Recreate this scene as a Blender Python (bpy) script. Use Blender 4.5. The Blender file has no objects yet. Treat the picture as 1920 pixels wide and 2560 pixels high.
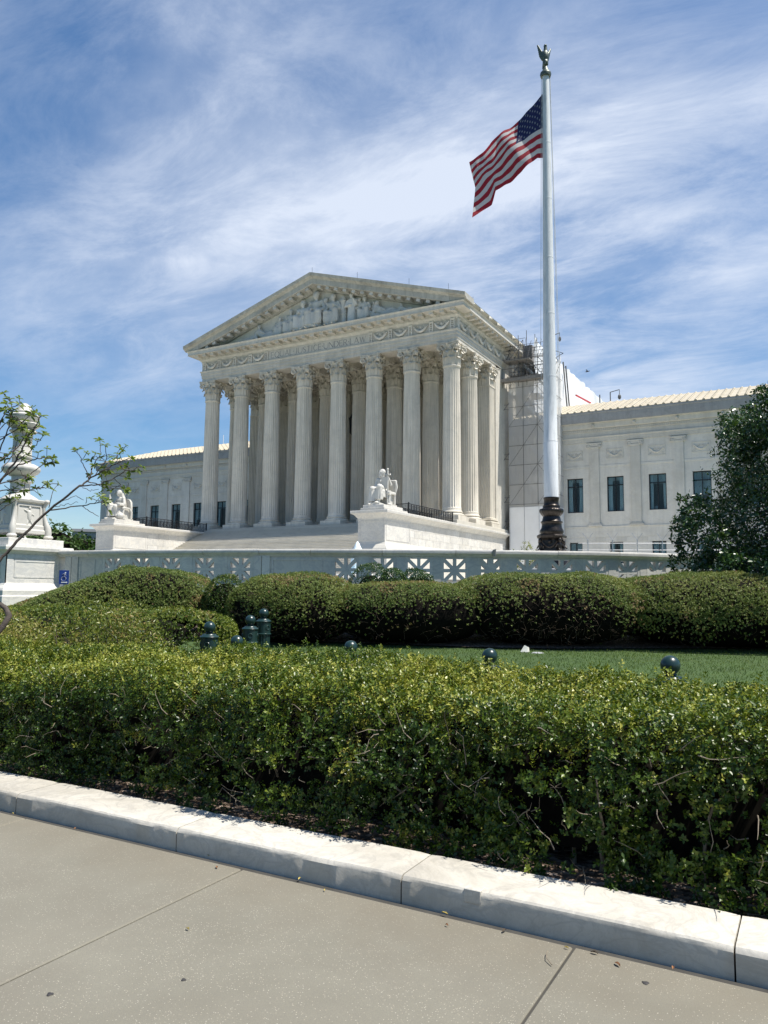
import bpy, bmesh, math, random
import numpy as np
from mathutils import Vector, Matrix
from math import sin, cos, pi, radians, sqrt, atan2

random.seed(7); RNG = np.random.default_rng(7)
scene = bpy.context.scene
COL = scene.collection

# ------------------------------------------------------------------ camera
YAW, PIT, ROL, FPX = radians(29.2655), radians(5.8786), radians(.5191), 1923.
EYE = Vector((0, 0, 1.6))
_F = Vector((-sin(YAW)*cos(PIT), cos(YAW)*cos(PIT), sin(PIT)))
_R = Vector((cos(YAW), sin(YAW), 0)); _U = _R.cross(_F)
CR = _R*cos(ROL) + _U*sin(ROL); CU = _U*cos(ROL) - _R*sin(ROL)
cam = bpy.data.cameras.new('camera'); co = bpy.data.objects.new('camera', cam); COL.objects.link(co)
co.matrix_world = Matrix(((CR.x, CU.x, -_F.x, EYE.x), (CR.y, CU.y, -_F.y, EYE.y), (CR.z, CU.z, -_F.z, EYE.z), (0, 0, 0, 1)))
cam.sensor_fit = 'VERTICAL'; cam.sensor_height = 36; cam.lens = FPX/2560*36
cam.clip_start = .1; cam.clip_end = 6000
scene.camera = co
def at(px, py, D):
    "photo pixel (1920x2560) at a horizontal distance D from the camera -> world point"
    d = _F*FPX + CR*(px-960) - CU*(py-1280)
    return EYE + d*(D/sqrt(d.x**2+d.y**2))

# ------------------------------------------------------------------ light
SUN_EL, SUN_AZ = radians(64.2), radians(10.5)          # azimuth from +X towards +Y
SD = Vector((cos(SUN_EL)*cos(SUN_AZ), cos(SUN_EL)*sin(SUN_AZ), sin(SUN_EL)))
sl = bpy.data.lights.new('sun', 'SUN'); sl.energy = 5.0; sl.angle = radians(.53); sl.color = (1, .955, .88)
so = bpy.data.objects.new('sun', sl); COL.objects.link(so)
so.rotation_euler = SD.to_track_quat('Z', 'Y').to_euler(); so.location = (0, 0, 80)
scene.view_settings.view_transform = 'Standard'; scene.view_settings.look = 'None'
scene.view_settings.gamma = 1; scene.view_settings.use_curve_mapping = False
scene.view_settings.exposure = 0.62

world = bpy.data.worlds.new('World'); scene.world = world; world.use_nodes = True
def build_world():
    nt = world.node_tree; nt.nodes.clear(); N = nt.nodes.new; L = nt.links.new
    def math_(op, a, b=None, clamp=False):
        n = N('ShaderNodeMath'); n.operation = op; n.use_clamp = clamp
        for i, v in enumerate((a, b)):
            if v is None: continue
            if isinstance(v, (int, float)): n.inputs[i].default_value = v
            else: L(v, n.inputs[i])
        return n.outputs[0]
    sky = N('ShaderNodeTexSky'); sky.sky_type = 'NISHITA'; sky.sun_disc = False
    sky.sun_elevation = SUN_EL; sky.sun_rotation = pi/2 - SUN_AZ
    sky.air_density = 1.0; sky.dust_density = .6; sky.ozone_density = 2.2; sky.altitude = 30
    tc = N('ShaderNodeTexCoord'); sep = N('ShaderNodeSeparateXYZ'); L(tc.outputs['Generated'], sep.inputs[0])
    zc = math_('MAXIMUM', sep.outputs[2], 0.0)
    den = math_('ADD', zc, .16)
    px = math_('DIVIDE', sep.outputs[0], den); py = math_('DIVIDE', sep.outputs[1], den)
    cmb = N('ShaderNodeCombineXYZ'); L(px, cmb.inputs[0]); L(py, cmb.inputs[1])
    def layer(rot, scale, stretch, loc, detail, rough, dist, lo, hi):
        m = N('ShaderNodeMapping'); L(cmb.outputs[0], m.inputs[0])
        m.inputs['Location'].default_value = loc; m.inputs['Rotation'].default_value = (0, 0, radians(rot))
        m.inputs['Scale'].default_value = (scale*stretch, scale, 1)
        t = N('ShaderNodeTexNoise'); L(m.outputs[0], t.inputs['Vector'])
        t.inputs['Scale'].default_value = 1; t.inputs['Detail'].default_value = detail
        t.inputs['Roughness'].default_value = rough; t.inputs['Distortion'].default_value = dist
        r = N('ShaderNodeMapRange'); r.interpolation_type = 'SMOOTHSTEP'; L(t.outputs[0], r.inputs[0])
        r.inputs[1].default_value = lo; r.inputs[2].default_value = hi
        return r.outputs[0]
    big = layer(20, .7, .8, (1.3, 2.25, 0), 5, .55, .6, .34, .66)
    mid = layer(-35, 1.7, .62, (4.1, .7, 0), 8, .58, .35, .30, .74)
    fine = layer(-48, 5.0, .5, (8.3, 5.1, 0), 12, .70, .5, .36, .72)
    def bank(px_, py_, w, k):
        "a soft cloud bank in one direction of the sky"
        d = (_F*FPX + CR*(px_-960) - CU*(py_-1280)).normalized()
        v = N('ShaderNodeVectorMath'); v.operation = 'DOT_PRODUCT'; L(tc.outputs['Generated'], v.inputs[0]); v.inputs[1].default_value = d
        r = N('ShaderNodeMapRange'); r.interpolation_type = 'SMOOTHERSTEP'; L(v.outputs['Value'], r.inputs[0])
        r.inputs[1].default_value = cos(radians(w)); r.inputs[2].default_value = 1; r.inputs[3].default_value = 0; r.inputs[4].default_value = k
        return r.outputs[0]
    banks = None
    for b in ((900, 520, 24, .52), (1650, 760, 24, .70), (350, 420, 18, .45), (1300, 700, 18, .45), (230, 720, 10, .35), (760, 150, 18, .30), (1800, 180, 14, .35), (1150, 900, 16, .30), (1900, 1000, 14, .35), (200, 1000, 9, .15)):
        v = bank(*b); banks = v if banks is None else math_('ADD', banks, v)
    a = math_('MULTIPLY', mid, .55)
    b = math_('MULTIPLY', big, .22)
    c = math_('MULTIPLY', fine, .28)
    tex = math_('ADD', math_('ADD', a, b), c)
    m1 = math_('MULTIPLY', tex, math_('ADD', math_('MULTIPLY', banks, .78), .24))
    m2 = math_('ADD', m1, math_('MULTIPLY', banks, .10))
    hz = N('ShaderNodeMapRange'); L(sep.outputs[2], hz.inputs[0]); hz.inputs[1].default_value = .02; hz.inputs[2].default_value = .32
    hz.inputs[3].default_value = .06; hz.inputs[4].default_value = 0
    mask = math_('MULTIPLY', math_('ADD', m2, hz.outputs[0], True), .90)
    mix = N('ShaderNodeMix'); mix.data_type = 'RGBA'; L(mask, mix.inputs[0])
    hs = N('ShaderNodeHueSaturation'); L(sky.outputs[0], hs.inputs['Color']); hs.inputs['Saturation'].default_value = 1.42; hs.inputs['Value'].default_value = .88
    L(hs.outputs[0], mix.inputs[6]); mix.inputs[7].default_value = (5.4, 5.9, 6.8, 1)
    bg = N('ShaderNodeBackground'); L(mix.outputs[2], bg.inputs[0]); bg.inputs[1].default_value = .098
    out = N('ShaderNodeOutputWorld'); L(bg.outputs[0], out.inputs[0])
build_world()

# ------------------------------------------------------------------ helpers
def link(o, parent=None):
    COL.objects.link(o)
    if parent is not None: o.parent = parent
    return o
def tag(o, label=None, cat=None, group=None, kind=None):
    if label: o['label'] = label
    if cat: o['category'] = cat
    if group: o['group'] = group
    if kind: o['kind'] = kind
    return o
def thing(name, label, cat, loc=(0, 0, 0), rz=0, group=None):
    o = bpy.data.objects.new(name, None); o.location = loc; o.rotation_euler = (0, 0, rz); o.empty_display_size = .2
    COL.objects.link(o); return tag(o, label, cat, group)
def obj(name, mesh, parent=None, loc=None, rz=None, scale=None):
    o = bpy.data.objects.new(name, mesh); link(o, parent)
    if loc is not None: o.location = loc
    if rz is not None: o.rotation_euler = (0, 0, rz)
    if scale is not None: o.scale = scale
    return o
def dup(o, parent=None, loc=None, rz=None):
    c = o.copy(); COL.objects.link(c); c.parent = parent
    if loc is not None: c.location = loc
    if rz is not None: c.rotation_euler = (0, 0, rz)
    return c
def copy_tree(o, parent=None):
    c = o.copy(); COL.objects.link(c); c.parent = parent
    for ch in list(o.children): copy_tree(ch, c)
    return c

class MB:
    "collects shapes; build() links them as ONE mesh object"
    def __init__(s): s.v = []; s.f = []; s.m = []; s.cur = 0
    def add(s, vs, fs):
        b = len(s.v); s.v += [tuple(p) for p in vs]; s.f += [tuple(i+b for i in f) for f in fs]; s.m += [s.cur]*len(fs); return s
    def box(s, x0, y0, z0, x1, y1, z1, bev=0):
        if bev <= 0:
            return s.add([(x0,y0,z0),(x1,y0,z0),(x1,y1,z0),(x0,y1,z0),(x0,y0,z1),(x1,y0,z1),(x1,y1,z1),(x0,y1,z1)],
                         [(0,3,2,1),(4,5,6,7),(0,1,5,4),(1,2,6,5),(2,3,7,6),(3,0,4,7)])
        b = min(bev, (x1-x0)*.45, (y1-y0)*.45, (z1-z0)*.45)
        bm = bmesh.new(); bmesh.ops.create_cube(bm, size=1, matrix=Matrix.Translation(((x0+x1)/2,(y0+y1)/2,(z0+z1)/2)) @ Matrix.Diagonal((x1-x0,y1-y0,z1-z0,1)))
        bmesh.ops.bevel(bm, geom=list(bm.edges), offset=b, segments=1, affect='EDGES', profile=.5)
        bm.verts.ensure_lookup_table(); s.add([v.co for v in bm.verts], [[v.index for v in f.verts] for f in bm.faces]); bm.free(); return s
    def obox(s, c, ax, ay, az):
        "oriented box: centre and three half vectors"
        c, ax, ay, az = map(Vector, (c, ax, ay, az)); p = [c+ax*i+ay*j+az*k for k in (-1,1) for j in (-1,1) for i in (-1,1)]
        return s.add(p, [(0,2,3,1),(4,5,7,6),(0,1,5,4),(1,3,7,5),(3,2,6,7),(2,0,4,6)])
    def bar(s, p, q, w, d=None, up=(0,0,1)):
        p, q = Vector(p), Vector(q); t = (q-p); l = t.length
        if l < 1e-6: return s
        t /= l; u = Vector(up)
        if abs(t.dot(u)) > .98: u = Vector((1,0,0))
        a = t.cross(u).normalized(); b = a.cross(t)
        return s.obox((p+q)/2, a*w/2, t*l/2, b*(d or w)/2)
    def tube(s, pts, r, n=8, cap=True):
        pts = [Vector(p) for p in pts]; k = len(pts); rr = r if hasattr(r, '__len__') else [r]*k
        vs = []; prev = None
        for i, p in enumerate(pts):
            t = (pts[min(i+1,k-1)]-pts[max(i-1,0)])
            t = t.normalized() if t.length > 1e-9 else Vector((0,0,1))
            if prev is None:
                u = Vector((0,0,1)) if abs(t.z) < .9 else Vector((1,0,0)); a = t.cross(u).normalized()
            else:
                a = prev - t*prev.dot(t); a = a.normalized() if a.length > 1e-6 else t.orthogonal().normalized()
            prev = a; b = t.cross(a)
            vs += [p + (a*cos(2*pi*j/n)+b*sin(2*pi*j/n))*rr[i] for j in range(n)]
        fs = [(i*n+j, i*n+(j+1)%n, (i+1)*n+(j+1)%n, (i+1)*n+j) for i in range(k-1) for j in range(n)]
        if cap: fs += [tuple(range(n-1,-1,-1)), tuple(range((k-1)*n, k*n))]
        return s.add(vs, fs)
    def lathe(s, prof, n=24, c=(0,0,0), wob=None, cap=True):
        "prof: list of (r, z); wob(angle, k) multiplies the radius"
        vs = []
        for k, (r, z) in enumerate(prof):
            for j in range(n):
                a = 2*pi*j/n; q = r*(wob(a, k) if wob else 1)
                vs.append((c[0]+q*cos(a), c[1]+q*sin(a), c[2]+z))
        K = len(prof); fs = [(i*n+j, i*n+(j+1)%n, (i+1)*n+(j+1)%n, (i+1)*n+j) for i in range(K-1) for j in range(n)]
        if cap: fs += [tuple(range(n-1,-1,-1)), tuple(range((K-1)*n, K*n))]
        return s.add(vs, fs)
    def ell(s, c, r, n=12, m=8, mat=None):
        r = r if hasattr(r, '__len__') else (r, r, r); vs = []; M = mat or Matrix.Identity(3)
        c = Vector(c)
        for i in range(1, m):
            t = pi*i/m
            for j in range(n):
                a = 2*pi*j/n; vs.append(c + M @ Vector((r[0]*sin(t)*cos(a), r[1]*sin(t)*sin(a), r[2]*cos(t))))
        vs += [c + M @ Vector((0,0,r[2])), c + M @ Vector((0,0,-r[2]))]; T = (m-1)*n
        fs = [(i*n+j, (i+1)*n+j, (i+1)*n+(j+1)%n, i*n+(j+1)%n) for i in range(m-2) for j in range(n)]
        fs += [(T, j, (j+1)%n) for j in range(n)] + [(T+1, (m-2)*n+(j+1)%n, (m-2)*n+j) for j in range(n)]
        return s.add(vs, fs)
    def cap_(s, p, q, r0, r1, n=10):
        "tapered capsule"
        p, q = Vector(p), Vector(q); t = (q-p).normalized()
        pts = [p-t*r0*.95, p-t*r0*.6, p, q, q+t*r1*.6, q+t*r1*.95]
        return s.tube(pts, [r0*.3, r0*.8, r0, r1, r1*.8, r1*.3], n)
    def prism(s, poly, axis, a, b):
        "extrude a closed polygon (2-D, counter-clockwise seen against the axis) from a to b along axis"
        n = len(poly)
        def P(u, v, w): return {'x': (w,u,v), 'y': (u,w,v), 'z': (u,v,w)}[axis]
        vs = [P(u,v,a) for u,v in poly] + [P(u,v,b) for u,v in poly]
        fs = [tuple(range(n-1,-1,-1)), tuple(range(n,2*n))] + [(i,(i+1)%n,n+(i+1)%n,n+i) for i in range(n)]
        return s.add(vs, fs)
    def sweep(s, path, prof, closed=False, z0=0, cap=True):
        "mouldings: profile (offset to the right-hand outside, z) along a plan path with mitred corners"
        path = [Vector((p[0], p[1])) for p in path]; K = len(path); P = len(prof); vs = []
        for i, p in enumerate(path):
            d0 = (p-path[i-1]) if (i > 0 or closed) else None; d1 = (path[(i+1)%K]-p) if (i < K-1 or closed) else None
            d0 = d0.normalized() if d0 is not None else d1.normalized(); d1 = d1.normalized() if d1 is not None else d0
            n0 = Vector((d0.y,-d0.x)); n1 = Vector((d1.y,-d1.x)); m = (n0+n1).normalized(); m /= max(.3, m.dot(n0))
            vs += [(p.x+m.x*o, p.y+m.y*o, z0+z) for o, z in prof]
        fs = []
        for i in range(K if closed else K-1):
            a, b = i*P, ((i+1)%K)*P
            fs += [(a+j, b+j, b+(j+1)%P, a+(j+1)%P) for j in range(P)]
        if cap and not closed: fs += [tuple(range(P)), tuple(range((K-1)*P+P-1, (K-1)*P-1, -1))]
        return s.add(vs, fs)
    def xform(s, M, start=0):
        s.v[start:] = [tuple(M @ Vector(p)) for p in s.v[start:]]; return s
    def mesh(s, name, mats, smooth=None):
        me = bpy.data.meshes.new(name); me.from_pydata(s.v, [], s.f)
        for m in (mats if isinstance(mats, (list, tuple)) else [mats]): me.materials.append(m)
        if any(s.m): me.polygons.foreach_set('material_index', s.m)
        bm = bmesh.new(); bm.from_mesh(me); bmesh.ops.recalc_face_normals(bm, faces=bm.faces); bm.to_mesh(me); bm.free()
        if smooth:
            me.polygons.foreach_set('use_smooth', [True]*len(me.polygons))
            try: me.set_sharp_from_angle(angle=radians(smooth))
            except Exception: pass
        return me
    def build(s, name, mats, parent=None, smooth=None, loc=None, rz=None):
        return obj(name, s.mesh(name, mats, smooth), parent, loc, rz)

def remeshed(mb, name, mat, voxel, smooth_it=2):
    "fuse everything in mb into one continuous carved surface"
    me = mb.mesh(name+'_raw', mat); o = bpy.data.objects.new(name+'_raw', me); COL.objects.link(o)
    r = o.modifiers.new('r', 'REMESH'); r.mode = 'VOXEL'; r.voxel_size = voxel; r.use_smooth_shade = True
    if smooth_it:
        q = o.modifiers.new('s', 'SMOOTH'); q.factor = .5; q.iterations = smooth_it
    dg = bpy.context.evaluated_depsgraph_get(); dg.update()
    m2 = bpy.data.meshes.new_from_object(o.evaluated_get(dg)); m2.name = name
    bpy.data.objects.remove(o); bpy.data.meshes.remove(me)
    if not m2.materials: m2.materials.append(mat)
    m2.polygons.foreach_set('use_smooth', [True]*len(m2.polygons))
    return m2

_tab = RNG.random((64, 64, 64))
def vnoise(p, scale=1., seed=0):
    "value noise 0..1 on an (n,3) array"
    q = np.asarray(p, float)*scale + seed*17.31; i = np.floor(q).astype(int); f = q-i; f = f*f*(3-2*f); r = 0
    for dx in (0, 1):
        for dy in (0, 1):
            for dz in (0, 1):
                w = (f[:,0] if dx else 1-f[:,0])*(f[:,1] if dy else 1-f[:,1])*(f[:,2] if dz else 1-f[:,2])
                r = r + w*_tab[(i[:,0]+dx) % 64, (i[:,1]+dy) % 64, (i[:,2]+dz) % 64]
    return r
def unit(a): return a/np.maximum(np.linalg.norm(a, axis=1, keepdims=True), 1e-9)

def leaf_mesh(name, P, N, L, W, mat, tint, oval=False, flat=.55, droop=0., T=None):
    "n separate leaves as one mesh: P base points, N outward directions, L/W length and width arrays"
    n = len(P); nn = unit(N*flat + RNG.normal(size=(n,3))*.55)
    if T is None: T = RNG.normal(size=(n,3)) + N*.5
    T = T - nn*np.sum(T*nn, 1, keepdims=True); T = unit(T); T[:,2] -= droop; T = unit(T)
    B = unit(np.cross(nn, T)); nn = np.cross(T, B); L = L[:,None]; W = W[:,None]
    fold = .16
    if oval:
        V = np.stack([P, P+T*L*.32+B*W*.5+nn*W*fold, P+T*L*.72+B*W*.42+nn*W*fold, P+T*L-nn*L*.08, P+T*L*.72-B*W*.42+nn*W*fold, P+T*L*.32-B*W*.5+nn*W*fold], 1)
        k = 6; F = np.array([[0,1,2,3],[0,3,4,5]])
    else:
        V = np.stack([P, P+T*L*.5+B*W*.5+nn*W*fold, P+T*L, P+T*L*.5-B*W*.5+nn*W*fold], 1); k = 4; F = np.array([[0,1,2],[0,2,3]])
    V = V.reshape(-1, 3); idx = (np.arange(n)[:,None,None]*k + F[None]).reshape(-1); nf = n*len(F); c = F.shape[1]
    me = bpy.data.meshes.new(name); me.vertices.add(len(V)); me.vertices.foreach_set('co', V.astype(np.float32).ravel())
    me.loops.add(len(idx)); me.loops.foreach_set('vertex_index', idx.astype(np.int32))
    me.polygons.add(nf); me.polygons.foreach_set('loop_start', np.arange(0, nf*c, c, dtype=np.int32)); me.polygons.foreach_set('loop_total', np.full(nf, c, np.int32))
    me.update(calc_edges=True); a = me.attributes.new('tint', 'FLOAT', 'POINT'); a.data.foreach_set('value', np.repeat(tint, k).astype(np.float32))
    me.materials.append(mat); return me

# ------------------------------------------------------------------ materials
def new_mat(name):
    m = bpy.data.materials.new(name); m.use_nodes = True; nt = m.node_tree; nt.nodes.clear()
    out = nt.nodes.new('ShaderNodeOutputMaterial'); b = nt.nodes.new('ShaderNodeBsdfPrincipled'); nt.links.new(b.outputs[0], out.inputs[0])
    return m, nt, b, out
def noise(nt, vec, scale, detail=4, rough=.55, dist=0, stretch=None):
    if stretch:
        mp = nt.nodes.new('ShaderNodeMapping'); nt.links.new(vec, mp.inputs[0]); mp.inputs['Scale'].default_value = stretch; vec = mp.outputs[0]
    t = nt.nodes.new('ShaderNodeTexNoise'); nt.links.new(vec, t.inputs['Vector']); t.inputs['Scale'].default_value = scale
    t.inputs['Detail'].default_value = detail; t.inputs['Roughness'].default_value = rough; t.inputs['Distortion'].default_value = dist; return t.outputs[0]
def ramp(nt, fac, stops):
    r = nt.nodes.new('ShaderNodeValToRGB'); nt.links.new(fac, r.inputs[0]); e = r.color_ramp.elements
    while len(e) < len(stops): e.new(.5)
    for i, (p, c) in enumerate(stops):
        e[i].position = p; e[i].color = (*c, 1) if hasattr(c, '__len__') else (c, c, c, 1)
    return r.outputs[0]
def mixc(nt, fac, a, b, mode='MIX'):
    m = nt.nodes.new('ShaderNodeMix'); m.data_type = 'RGBA'; m.blend_type = mode
    for s, v in ((0, fac), (6, a), (7, b)):
        if isinstance(v, (int, float)): m.inputs[s].default_value = v
        elif isinstance(v, tuple): m.inputs[s].default_value = (*v, 1)
        else: nt.links.new(v, m.inputs[s])
    return m.outputs[2]
def bump(nt, b, h, strength=.2, dist=.02):
    n = nt.nodes.new('ShaderNodeBump'); nt.links.new(h, n.inputs['Height']); n.inputs['Strength'].default_value = strength; n.inputs['Distance'].default_value = dist
    nt.links.new(n.outputs[0], b.inputs['Normal'])
def pos(nt): return nt.nodes.new('ShaderNodeNewGeometry').outputs['Position']

def marble(name, col, vein=(.42,.43,.45), amt=.35, streak=0., scale=1., stain=(.30,.27,.22), stain_amt=.0, rough=.55, grime_shade=0.):
    m, nt, b, o = new_mat(name); p = pos(nt)
    big = noise(nt, p, .55*scale, 5, .6, .4); tone = ramp(nt, big, [(.3, tuple(c*.86 for c in col)), (.5, col), (.72, tuple(min(1, c*1.06) for c in col))])
    v1 = noise(nt, p, 1.1*scale, 7, .62, 1.6, (1, 1, 1.6)); vf = ramp(nt, v1, [(.44, 0.), (.5, 1.), (.56, 0.)])
    v2 = noise(nt, p, 2.6*scale, 6, .65, 2.2, (1.4, 1.4, .7)); vf2 = ramp(nt, v2, [(.47, 0.), (.5, .7), (.53, 0.)])
    ma = nt.nodes.new('ShaderNodeMath'); ma.operation = 'MAXIMUM'; nt.links.new(vf, ma.inputs[0]); nt.links.new(vf2, ma.inputs[1])
    mb = nt.nodes.new('ShaderNodeMath'); mb.operation = 'MULTIPLY'; nt.links.new(ma.outputs[0], mb.inputs[0]); mb.inputs[1].default_value = amt
    c = mixc(nt, mb.outputs[0], tone, vein)
    if streak:
        s = noise(nt, p, 1.0, 6, .65, .2, (3.2, 3.2, .16)); sf = ramp(nt, s, [(.42, 0.), (.68, streak)]); c = mixc(nt, sf, c, tuple(x*.70 for x in col))
    if stain_amt:
        s = noise(nt, p, .9, 7, .68, .8); sf = ramp(nt, s, [(.5, 0.), (.72, stain_amt)]); c = mixc(nt, sf, c, stain)
    oi = nt.nodes.new('ShaderNodeObjectInfo'); c = mixc(nt, 1., c, ramp(nt, oi.outputs['Random'], [(0., (.90,.895,.88)), (1., (1.05,1.05,1.05))]), 'MULTIPLY')
    if grime_shade:
        sx = nt.nodes.new('ShaderNodeSeparateXYZ'); nt.links.new(p, sx.inputs[0]); gm = nt.nodes.new('ShaderNodeMath'); gm.operation = 'MULTIPLY_ADD'; nt.links.new(noise(nt, p, 7, 6, .7), gm.inputs[0]); gm.inputs[1].default_value = .16; nt.links.new(sx.outputs[2], gm.inputs[2])
        c = mixc(nt, ramp(nt, gm.outputs[0], [(.13, grime_shade), (.205, 0.)]), c, (.36,.315,.24))  # real grime plus shade and warm bounce painted low on the front
    nt.links.new(c, b.inputs['Base Color']); b.inputs['Roughness'].default_value = rough; b.inputs['Specular IOR Level'].default_value = .35
    bump(nt, b, noise(nt, p, 22, 4, .6), .18, .012); return m
def plain(name, col, rough=.5, metal=0., var=.15, scale=6., bmp=.0, spec=.5):
    m, nt, b, o = new_mat(name); p = pos(nt); n = noise(nt, p, scale, 5, .6)
    c = ramp(nt, n, [(.25, tuple(x*(1-var) for x in col)), (.75, tuple(min(1, x*(1+var)) for x in col))]); nt.links.new(c, b.inputs['Base Color'])
    b.inputs['Roughness'].default_value = rough; b.inputs['Metallic'].default_value = metal; b.inputs['Specular IOR Level'].default_value = spec
    if bmp: bump(nt, b, noise(nt, p, scale*3, 5, .65), bmp, .02)
    return m
def leafmat(name, stops, rough=.38, trans=.3, spec=.5):
    m, nt, b, o = new_mat(name); a = nt.nodes.new('ShaderNodeAttribute'); a.attribute_name = 'tint'
    c = ramp(nt, a.outputs['Fac'], stops); nt.links.new(c, b.inputs['Base Color']); b.inputs['Roughness'].default_value = rough; b.inputs['Specular IOR Level'].default_value = spec
    t = nt.nodes.new('ShaderNodeBsdfTranslucent'); h = nt.nodes.new('ShaderNodeHueSaturation'); nt.links.new(c, h.inputs['Color']); h.inputs['Value'].default_value = 1.5; h.inputs['Saturation'].default_value = 1.1
    nt.links.new(h.outputs[0], t.inputs[0]); mx = nt.nodes.new('ShaderNodeMixShader'); mx.inputs[0].default_value = trans
    nt.links.new(b.outputs[0], mx.inputs[1]); nt.links.new(t.outputs[0], mx.inputs[2]); nt.links.new(mx.outputs[0], o.inputs[0]); return m

M_COL = marble('column_marble', (.66,.61,.515), amt=.2, streak=.85, stain=(.42,.40,.35), stain_amt=.45)
M_ENT = marble('entablature_marble', (.65,.61,.53), (.42,.43,.45), .35, streak=.6, stain=(.34,.32,.28), stain_amt=.5)
M_RAKE = marble('weathered_marble', (.52,.495,.43), (.38,.38,.38), .3, streak=.7, stain=(.20,.19,.17), stain_amt=.75)
M_WING = marble('wing_marble', (.62,.60,.54), (.50,.50,.50), .45, streak=.35, scale=.9, stain=(.42,.39,.33), stain_amt=.45)
M_WALL = marble('plaza_marble', (.62,.595,.54), (.33,.34,.36), .45, stain=(.50,.46,.38), stain_amt=.3)
M_STAT = marble('statue_marble', (.50,.485,.44), (.6,.6,.6), .12, scale=2, rough=.5)
M_GREY = marble('gutter_stone', (.34,.35,.36), (.25,.26,.27), .3, streak=.5, stain=(.18,.18,.18), stain_amt=.5)
M_STEP = marble('step_marble', (.56,.53,.46), (.52,.5,.47), .35, scale=1.6, stain=(.48,.45,.38), stain_amt=.35)
M_KERB = marble('kerb_marble', (.56,.53,.465), (.33,.32,.295), .5, scale=3.2, stain=(.30,.275,.225), stain_amt=.7, rough=.6, grime_shade=.4)
M_REL = marble('relief_marble', (.70,.66,.585), (.4,.41,.43), .2, stain=(.36,.35,.33), stain_amt=.4)
M_TILE = marble('roof_tile_marble', (.47,.415,.31), (.5,.47,.4), .25, scale=2, stain=(.42,.38,.30), stain_amt=.4)
M_LET = plain('shade_toned_lettering', (.27,.265,.25), .8, var=.25, scale=3)  # flat letters; the shade of carved grooves is put into this dark colour
M_JOINT = plain('joint_mortar', (.045,.042,.036), .95, var=.3, scale=8)
M_BRONZE = plain('dark_bronze', (.035,.030,.026), .34, .75, .45, 9, .25)
M_VERD = plain('verdigris_bronze', (.085,.105,.085), .45, .35, .5, 14, .2)
M_IRON = plain('black_iron', (.016,.016,.018), .42, .3, .3, 10)
M_BOLL = plain('dark_green_paint', (.012,.032,.030), .30, 0., .25, 12, .05)
M_SCAF = plain('galvanised_tube', (.11,.11,.11), .6, .1, .3, 5)
M_DECK = plain('scaffold_deck', (.20,.19,.18), .8, var=.3)
M_HOARD = plain('white_hoarding', (.70,.71,.72), .6, var=.06, scale=.8)
M_RED = plain('red_steel', (.45,.03,.03), .5)
M_BARK = plain('grey_bark', (.070,.055,.045), .85, var=.4, scale=14, bmp=.5)
M_TWIG = plain('dry_twig', (.20,.165,.12), .9, var=.45, scale=20)
M_DARK = plain('shade_dark_core', (.007,.006,.0045), 1., var=.7, scale=14, spec=.1)  # near-black solid cores, deep shade among the leaves put into the colour
M_SIGNB = plain('sign_blue', (.008,.035,.20), .4, var=.05)
M_WHITE = plain('white_paint', (.78,.78,.77), .5, var=.05)
M_GALV = plain('galvanised_steel', (.42,.43,.44), .4, .8, .15)
M_ROPE = plain('halyard_rope', (.55,.55,.53), .8)
M_FRAME = plain('window_bronze', (.018,.022,.026), .4, .4, .2)
M_CURT = plain('curtain_cloth', (.80,.83,.84), .9, var=.1, scale=3)
M_ROOM = plain('dim_room', (.45,.47,.49), .9)
M_SHEET = plain('white_sheeting', (.72,.74,.76), .55, var=.07, scale=1.2)
M_PAPER = plain('paper', (.70,.68,.62), .8, var=.05)
M_GUM = plain('old_gum', (.035,.033,.032), .7)
M_DRY = plain('fallen_leaf', (.36,.28,.07), .7, var=.5, scale=30)
M_DRYB = plain('brown_leaf', (.20,.09,.035), .7, var=.5, scale=30)

def glassmat():
    m, nt, b, o = new_mat('window_glass'); b.inputs['Base Color'].default_value = (.03,.04,.045,1); b.inputs['Roughness'].default_value = .06
    b.inputs['Specular IOR Level'].default_value = .8; t = nt.nodes.new('ShaderNodeBsdfTransparent'); t.inputs[0].default_value = (.75,.85,.88,1)
    mx = nt.nodes.new('ShaderNodeMixShader'); mx.inputs[0].default_value = .84; nt.links.new(b.outputs[0], mx.inputs[1]); nt.links.new(t.outputs[0], mx.inputs[2]); nt.links.new(mx.outputs[0], o.inputs[0]); return m
M_GLASS = glassmat()
def netmat():
    m, nt, b, o = new_mat('debris_netting'); p = pos(nt); c = ramp(nt, noise(nt, p, .9, 6, .6, .6, (1,1,.5)), [(.3, (.80,.80,.79)), (.7, (.90,.90,.89))]); nt.links.new(c, b.inputs['Base Color']); b.inputs['Roughness'].default_value = .9
    tl = nt.nodes.new('ShaderNodeBsdfTranslucent'); tl.inputs[0].default_value = (.9,.9,.9,1); m1 = nt.nodes.new('ShaderNodeMixShader'); m1.inputs[0].default_value = .5
    nt.links.new(b.outputs[0], m1.inputs[1]); nt.links.new(tl.outputs[0], m1.inputs[2])
    t = nt.nodes.new('ShaderNodeBsdfTransparent'); mx = nt.nodes.new('ShaderNodeMixShader'); mx.inputs[0].default_value = .34
    nt.links.new(m1.outputs[0], mx.inputs[1]); nt.links.new(t.outputs[0], mx.inputs[2]); nt.links.new(mx.outputs[0], o.inputs[0]); return m
M_NET = netmat()
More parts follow.
